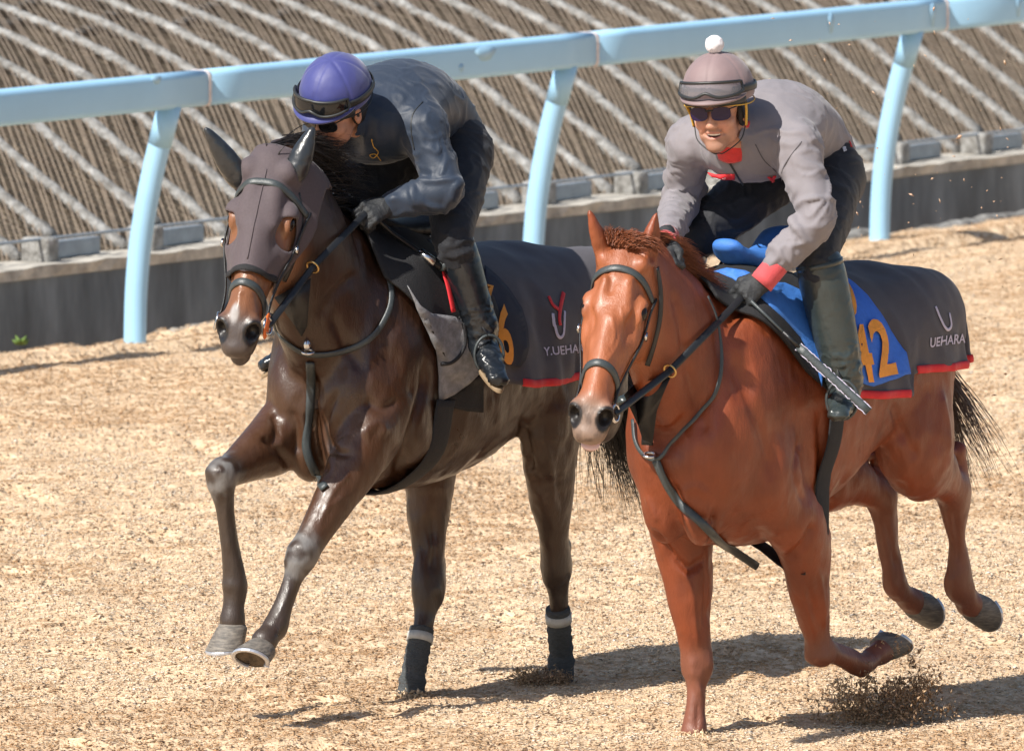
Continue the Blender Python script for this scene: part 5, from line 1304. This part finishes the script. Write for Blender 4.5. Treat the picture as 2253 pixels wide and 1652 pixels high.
def rider(D, label, smile):
    fr = D['fr']; root = tag(empty('person', fr.M), label, 'person'); h = D['hf']
    v, q, c = person_body(D, smile); mesh('body', v, q, M_skin, root, cols=c)
    # jacket
    f = SDF(np.min(D['pts'], 0) - .25, np.max(D['pts'], 0) + .25, .007); sp = D['spine']
    f.chain([sp[0] + V(.0, 0, .01), sp[1] - V(0, 0, .012), sp[2] - V(0, 0, .02), sp[3] - V(0, 0, .02), sp[4] * .75 + sp[3] * .25], [(.155, .112), (.162, .130), (.190, .150), (.168, .125), (.078, .072)], V(0, 1, 0), k=.03, n=6)
    for a in D['arms']:
        f.ell(a[0] + V(-.01, 0, .0), (.076, .068, .074), None, .05); f.ell(a[0] * .55 + sp[2] * .45 + V(0, 0, .02), (.11, .09, .08), None, .06)
        e_ = .22 if D.get('cuff') else .05; w0 = a[1] * e_ + a[2] * (1 - e_)
        f.chain([a[0], a[0] * .5 + a[1] * .5, a[1], a[1] * .5 + w0 * .5, w0], [.070, .060, .054, .049, .040], k=.05, n=5)
    f.ell(sp[0] + V(-.14, 0, -.17), (.16, .3, .17), None, .02, True)
    f.seg(sp[4] * .6 + h.w(-.03, 0, -.12) * .4, h.w(-.02, 0, -.10), .064, .066, k=.02)
    f.seg(h.w(-.02, 0, -.20), h.w(-.0, 0, .0), .054, .060, k=.01, sub=True)
    v, q = f.skin(2); da = np.min([np.minimum(segdist(v, a[0], a[1])[0], segdist(v, a[1], a[2])[0]) for a in D['arms']], 0); m = .55 + .75 * sstep(da, .12, .06)
    v = folds(v, q, D['fold'], D['foldf'], D.get('seed', 1.), 1., m); 
    N = normals(v, q); dd = np.zeros(len(v))
    for a in D['arms']:
        for p0, p1, ph in ((a[0], a[1], 0.), (a[1], a[2], 2.)):
            d, t = segdist(v, p0, p1); L = np.linalg.norm(p1 - p0); ax = unit(p1 - p0); sd = unit(np.cross(ax, V(.3, .8, .5))); an = np.arctan2((v - p0) @ np.cross(ax, sd), (v - p0) @ sd)
            w = np.sin(t * L * 62 + 1.6 * np.sin(an + ph) + 7 * fbm(v * 9 + ph, 2)); env = sstep(d, .115, .085) * (.25 + .75 * (sstep(np.abs(t - (1 if ph == 0 else 0)), .55, .1) + .6 * sstep(t, .75, .95) * (ph > 0)))
            dd = np.maximum(dd, 0) + np.where(env > .01, env * (np.clip(w, -.2, 1) ** 2 * np.sign(w)) * D.get('crease', .0055) * sstep(fbm(v * 7 + 4, 2), .28, .45), 0)
    v = relax(v + N * dd[:, None], q, 1, .3)
    jk = mesh('jacket', v, q, D['jacket'], root); D['bj'] = bvh_of(v, q); D['jk'] = jk
    # breeches
    f = SDF(np.min(D['pts'], 0) - .25, np.max(D['pts'], 0) + .25, .007)
    f.chain([sp[0] * 1.12 - sp[1] * .12, sp[0], sp[0] * .5 + sp[1] * .5], [(.125, .085), (.145, .108), (.145, .105)], V(0, 1, 0), k=.03)
    for g in D['legs']:
        f.ell(g[0] + V(-.015, 0, .0), (.095, .085, .10), None, .05)
        f.chain([g[0], g[0] * .5 + g[1] * .5, g[1], g[1] * .62 + g[2] * .38], [.095, .085, .064, .052], k=.05, n=5)
    v, q = f.skin(2); v = folds(v, q, .005, (9, 12, 12), 5.); bo = mesh('breeches', v, q, M_black, root); D['bb'] = bvh_of(v, q)
    for g, t in zip(D['legs'], D['toes']): boot(g, D['bootm'], root, D['rtop'], D.get('sole'), t, 1.)
    for a, hd, (bk, th) in zip(D['arms'], D['hand_dir'], D['hand_rot']):
        fist(a[2], hd, bk, th, root)
        if D.get('cuff'):
            d = unit(a[2] - a[1]); MB().tube([a[2] - d * .10, a[2] - d * .05, a[2] - d * .0, a[2] + d * .022], [.038, .040, .040, .041], 18).build('cuff', D['cuff'], root)
    helmet(h, root, D['cap'], D['gog'], D['pom']); glasses(h, None, root, D['lens'])
    return root
# ---- rider of the bay
def mir(p): return np.asarray(p, float) * V(1, -1, 1)
hfB = HF(V(.915, .035, 1.975), local_dir(FB, V(-.50, -.70, -.50)), local_dir(FB, V(-.10, -.48, .85)))
RB_ = dict(fr=FB, hf=hfB, spine=[V(.275, 0, 1.845), V(.38, 0, 1.94), V(.52, 0, 1.965), V(.66, 0, 1.915), V(.78, .015, 1.93)],
           arms=[[V(.65, .195, 1.885), B(978, 418, .30), HAND_B[0] + V(-.075, .025, .012)], [V(.63, -.195, 1.885), V(.62, -.31, 1.68), HAND_B[1] + V(-.07, -.03, .012)]],
           legs=[[V(.32, .12, 1.785), V(.60, .275, 1.545), B(1060, 722, .335)], [V(.32, -.12, 1.785), V(.60, -.275, 1.545), mir(B(1060, 722, .335))]],
           toes=[B(1100, 790, .47), mir(B(1100, 790, .47))],
           hand_dir=[V(.9, -.25, -.30), V(.9, .25, -.25)], hand_rot=[(local_dir(FB, V(.35, -.7, .6)), local_dir(FB, V(-.6, .2, .7))), (V(.2, -.5, .8), V(0, .7, .6))],
           jacket=M_navy, bootm=M_boot, rtop=.060, sole=M_bsole, cap=M_capb, gog=M_gold_lens, pom=False, lens=M_gold_lens, fold=.0075, foldf=(9, 4, 5), seed=2., crease=.011)
RB_['pts'] = np.array(RB_['spine'] + [p for a in RB_['arms'] + RB_['legs'] for p in a] + [hfB.c + V(.1, 0, .1)])
pb = rider(RB_, 'rider in navy jacket and royal blue cap crouched low over the bay horse', False)
# ---- rider of the chestnut
WR_C = FC.at(1684, 612, FC.dist(HAND_C[0]) + .015)
hfC = HF(V(.757, .025, 2.015), local_dir(FC, V(-.27, -.93, -.16)), local_dir(FC, V(-.13, -.28, .95)))
RC_ = dict(fr=FC, hf=hfC, spine=[V(.16, 0, 1.815), V(.26, 0, 1.91), V(.40, 0, 1.945), V(.54, 0, 1.905), V(.655, .02, 1.92)],
           arms=[[V(.57, .20, 1.875), Cc(1797, 478, .31), WR_C], [V(.56, -.20, 1.875), Cc(1500, 440, -.30), HAND_C[1] + V(-.03, -.05, .06)]],
           legs=[[V(.22, .12, 1.755), V(.55, .265, 1.54), Cc(1860, 838, .335)], [V(.22, -.12, 1.755), V(.50, -.265, 1.53), mir(Cc(1860, 838, .335))]],
           toes=[Cc(1860, 845, .335) + V(.16, .07, -.01), mir(Cc(1860, 845, .335) + V(.16, .07, -.01))],
           hand_dir=[HAND_C[0] - WR_C, V(.7, .4, -.6)], hand_rot=[(local_dir(FC, V(.25, -.8, .55)), local_dir(FC, V(-.8, .2, .5))), (V(.5, -.5, .7), V(.2, .8, .4))],
           jacket=M_grey, bootm=M_boot2, rtop=.074, cuff=M_cuff, cap=M_capm, gog=M_clear, pom=True, lens=M_purple, fold=.008, foldf=(6, 7, 5), seed=6., crease=.013)
RC_['pts'] = np.array(RC_['spine'] + [p for a in RC_['arms'] + RC_['legs'] for p in a] + [hfC.c + V(.1, 0, .1)])
pc = rider(RC_, 'smiling rider in grey jersey, mauve cap with white pompom, on the chestnut horse', True)
h = hfC
sc_ = MB().tube(spline([h.w(-.075, .014, -.070), h.w(-.085, .014, -.120), h.w(-.11, .014, -.165)], 6), [.060, .061, .062, .062, .063, .064, .064, .065, .066, .067, .068, .069, .07], 26)
vv = np.array(sc_.v); mesh('red_scarf', vv + (.012 * (np.stack([fbm(vv * 18 + i, 2) for i in range(3)], 1) - .36)), sc_.f, M_scarf, pc)
MB().tube([h.w(.0865 - 8 * y_ * y_, y_, -.0725 + 5 * y_ * y_) for y_ in np.linspace(-.020, .020, 12)], .0042, 8).build('teeth', M_teeth, pc)
for s in (-1, 1):
    MB().tube(spline([h.w(.03, s * .098, .012), h.w(.012, s * .092, -.02), h.w(.006, s * .086, -.062)], 6), .0095, 8, side=h.l, flat=.4).build('chin_strap', M_yel, pc)
    MB().tube(spline([h.w(.006, s * .084, -.062), h.w(.03, s * .070, -.105), h.w(.05, s * .02, -.140), h.w(.05, 0, -.142)], 6), .0022, 6).build('chin_cord', M_rubber, pc)
    hv = MB().ell(h.w(-.02, s * .070, -.02), (.045, .016, .05), h.R); v_ = np.array(hv.v); mesh('hair', v_ + .01 * (np.stack([fbm(v_ * 70 + i, 2) for i in range(3)], 1) - .36), hv.f, M_hairh, pc)
h = hfB
for s in (-1, 1):
    hv = MB().ell(h.w(-.03, s * .068, -.02), (.045, .016, .05), h.R); v_ = np.array(hv.v); mesh('hair', v_ + .01 * (np.stack([fbm(v_ * 70 + i, 2) for i in range(3)], 1) - .36), hv.f, M_hairh, pb)
# whip of the chestnut's rider
wh = tag(empty('riding_whip', FC.M), 'long padded riding whip in the gloved hand of the rider in grey', 'whip')
d0 = FC.dist(HAND_C[0]) - .05
P0, P1, P2 = FC.at(1652, 662, d0 + .02), FC.at(1756, 762, d0 + .03), FC.at(1912, 905, d0 - .02)
MB().tube([P0, P0 * .55 + P1 * .45, P1], [.006, .0045, .004], 8).build('shaft', M_strap, wh)
MB().tube([P0 * .32 + P1 * .68, P1 + (P1 - P0) * .02], .007, 10).build('grip', M_leather, wh)
fp = MB().tube(np.linspace(P1, P2, 12), .0135, 10, side=unit(V(.8, .6, .1)), flat=.32); fl = fp.build('flap', M_strap, wh)
for e in (-1, 1):
    sd = unit(np.cross(P2 - P1, V(.8, .6, .1))) * .0135 * e; pts = np.linspace(P1, P2, 40) + sd; pts += RNG.normal(0, .0012, pts.shape)
    MB().tube(pts, .0018, 5).build('white_stitching', M_letter, fl)

# ---- marks on clothing
M_seam = material('seam_grey', (.085, .078, .086), .8)
bj = [RC_['bj']]
P_ = patch_px('chest_patch', FC, bj, [(1554, 379), (1575, 384), (1616, 384), (1617, 396), (1590, 396), (1566, 390)], M_red, pc, .006, .003, relaxn=0)[0]
text_px('lettering', FC, bj, 'kosai', (1564, 393), (17, .6), (0, -15), M_pom, pc, lift=.011, cuts=0, bold=.02)
strap_px('emblem', FC, bj, [(1692, 386), (1699, 393), (1704, 384)], .006, M_red, pc, .005, .3, smooth=0)
strap_px('emblem', FC, bj, [(1699, 393), (1701, 401)], .005, M_red, pc, .005, .3, smooth=0)
strap_px('zip', FC, bj, [(1601, 350), (1618, 378), (1636, 408)], .0035, M_rubber, pc, .003, .6)
strap_px('seam', FC, bj, [(1662, 318), (1680, 352), (1702, 372), (1718, 392)], .0016, M_seam, pc, .001, .6)
strap_px('seam', FC, bj, [(1764, 312), (1742, 340), (1722, 372), (1720, 400)], .0016, M_seam, pc, .001, .6)
text_px('label', FC, [RC_['bb']], 'ea', (1852, 326), (4, 12), (14, -4), M_pom, pc, lift=.006, cuts=0, bold=.03)
strap_px('label_bar', FC, [RC_['bb']], [(1864, 306), (1872, 326)], .0045, M_red, pc, .004, .3, smooth=0)
bj = [RB_['bj']]
strap_px('signature', FB, bj, [(818, 305), (823, 322), (832, 334), (822, 346), (814, 340), (826, 338), (838, 352)], .0016, M_gold, pb, .003, .6, smooth=0)
strap_px('seam', FB, bj, [(930, 225), (908, 252), (905, 290), (912, 330)], .002, M_rubber, pb, .001, .6)

# ================================================================== KICKED-UP CHIPS
def spray(name, parts, label, rng=RNG):
    """clods of track thrown up by a hoof: blobs of slivers (centre, radii, count, colour, size)"""
    C, L, col = [], [], []
    for c, r, n, cl, sz in parts:
        n = int(n * .65)
        p = rng.normal(0, .48, (n, 3))
        C.append(np.asarray(c) + p * np.asarray(r)); L.append(sz * (.5 + rng.random(n) ** 2 * 1.3)); col.append(np.asarray(cl)[None] * (.6 + .8 * rng.random((n, 1))))
    C, L, col = np.vstack(C), np.concatenate(L), np.vstack(col); n = len(C); keep = C[:, 2] > -.02; C, L, col = C[keep], L[keep], col[keep]; n = len(C)
    return slivers(C, L, L * (.25 + .3 * rng.random(n)), L * .2, rng.random(n) * 6.28, rng.normal(0, .8, n), rng.normal(0, .8, n), name, col, label, 'wood chips')
DK, MD, TN = (.42, .28, .17), (.50, .33, .19), (.74, .55, .35)  # brown clod tones; DK is darkened to paint in the clod's shaded core
def at_ground(x, y, z): g = ground(x, y); r = ray(x, y); return g + V(0, 0, 0), g
def blob(x, y, dist): return CAMP + ray(x, y) * dist
gd = np.linalg.norm(ground(1930, 1585) - CAMP)
spray('thrown_chips', [(blob(1955, 1566, gd), (.17, .16, .030), 1500, DK, .015), (blob(2010, 1530, gd), (.09, .14, .055), 1300, DK, .015), (blob(2035, 1495, gd), (.055, .12, .045), 500, DK, .014), (blob(1965, 1520, gd), (.075, .13, .045), 700, DK, .015),
                       (blob(1885, 1545, gd), (.075, .14, .050), 800, MD, .015), (blob(1850, 1515, gd), (.040, .10, .055), 330, TN, .016), (blob(1905, 1510, gd), (.04, .10, .05), 330, MD, .015), (blob(1900, 1574, gd), (.16, .14, .018), 700, MD, .016),
                       (blob(2000, 1455, gd), (.030, .09, .050), 130, DK, .013), (blob(1975, 1425, gd), (.022, .07, .045), 60, DK, .014), (blob(2020, 1430, gd), (.035, .09, .05), 60, DK, .013), (blob(1965, 1400, gd), (.12, .14, .09), 60, MD, .016),
                       (blob(2070, 1560, gd), (.07, .12, .03), 160, DK, .015), (blob(1810, 1545, gd), (.05, .10, .04), 90, TN, .015)], 'brown clod of wood chips thrown up under the chestnut horse folded foreleg')
gd2 = np.linalg.norm(ground(1215, 1500) - CAMP)
spray('thrown_chips', [(blob(1195, 1490, gd2), (.10, .10, .030), 1500, DK, .012), (blob(1160, 1492, gd2), (.05, .08, .03), 500, MD, .012), (blob(1230, 1494, gd2 - .05), (.05, .06, .02), 500, DK, .012), (blob(1150, 1478, gd2), (.05, .08, .03), 60, MD, .014)], 'small clod of wood chips at the bay horse planted hind hoof')
gd3 = np.linalg.norm(ground(905, 1532) - CAMP)
spray('thrown_chips', [(blob(900, 1532, gd3 - .04), (.06, .06, .014), 260, TN, .018), (blob(925, 1528, gd3 - .02), (.04, .06, .014), 120, MD, .016)], 'scatter of pale wood chips at the bay horse leading hind hoof')
gd4 = np.linalg.norm(ground(1530, 1622) - CAMP)
spray('thrown_chips', [(blob(1530, 1620, gd4 - .05), (.055, .05, .014), 260, TN, .018), (blob(1510, 1622, gd4 - .03), (.05, .05, .012), 160, MD, .016)], 'ring of wood chips round the chestnut horse planted foreleg')
def flying():
    C, L, cl = [], [], []
    for i in range(150):
        x = RNG.uniform(1690, 2250); y = RNG.uniform(40, 520) if i < 120 else RNG.uniform(520, 900); C.append(blob(x, y, 39.5 + RNG.random() * 3)); L.append(.006 + .016 * RNG.random() ** 3); cl.append(np.array((.62, .42, .28)) * RNG.uniform(.7, 1.1))
    for x, y, l in ((1700, 42, .02), (1825, 53, .02), (1740, 90, .018), (1922, 205, .02), (2055, 20, .02), (2110, 302, .03), (1870, 385, .024), (2098, 345, .018), (2005, 430, .026), (1885, 470, .02)):
        C.append(blob(x, y, 40.)); L.append(l); cl.append((.66, .44, .30))
    for i in range(70): C.append(blob(RNG.uniform(1900, 2250), RNG.uniform(560, 1250), 37.5 + RNG.random() * 2)); L.append(.006 + .02 * RNG.random() ** 3); cl.append(np.array((.22, .13, .08)))
    C, L, cl = np.array(C), np.array(L), np.array(cl); n = len(C)
    slivers(C, L, L * .45, L * .3, RNG.random(n) * 6.28, RNG.normal(0, .8, n), RNG.normal(0, .8, n), 'flying_wood_chips', cl, 'specks of wood chip flying in the air behind the riders', 'wood chips')
flying()
# stirrups
for fr, D, sd in ((FB, RB_, 'bay'), (FC, RC_, 'chestnut')):
    for s, g, t in zip((1, -1), D['legs'], D['toes']):
        an = np.asarray(g[2]); fd = unit(np.asarray(t) - an); c = an + fd * .075 - V(0, 0, .045); ax = unit(np.cross(fd, V(0, 0, 1)))
        side_ = 'near side' if s > 0 else 'far side'
        st = tag(empty('stirrup', fr.M), '%s metal stirrup and leather under the rider of the %s horse' % (side_, sd), 'stirrup')
        P = [c + ax * .050 * math.cos(a) + V(0, 0, 1) * (.062 * math.sin(a)) for a in np.linspace(0, 2 * math.pi, 30)]
        MB().tube(P, .0050, 8, cap=False).build('iron', M_strap, st)
        MB().tube(spline([c + V(0, 0, .06), np.asarray(g[1]) * .5 + an * .5 + V(-.02, -s * .055, .0), np.asarray(g[0]) * V(1, 1, 0) + V(.22, s * .02, 1.52)], 8), .011, 8, side=V(0, 1, 0), flat=.25).build('leather', M_leather, st)

# darker patches on the rail face
for x, y, w_, h_ in ((345, 176, .035, .020), (1068, 118, .085, .035), (1828, 52, .030, .05), (2052, 34, .030, .06), (2240, 16, .028, .05), (1015, 150, .02, .02)):
    t_, z_ = rail_plane(x, y, W_RAIL); P = [rp(t_ + w_ * math.cos(a) * (1 + .2 * math.sin(3 * a)), W_RAIL - .0015, z_ + h_ * math.sin(a)) for a in np.linspace(0, 2 * math.pi, 20, endpoint=False)]
    under(MB().slab(P, RB * .004).build('dark_patch', M_patch, None), rail)
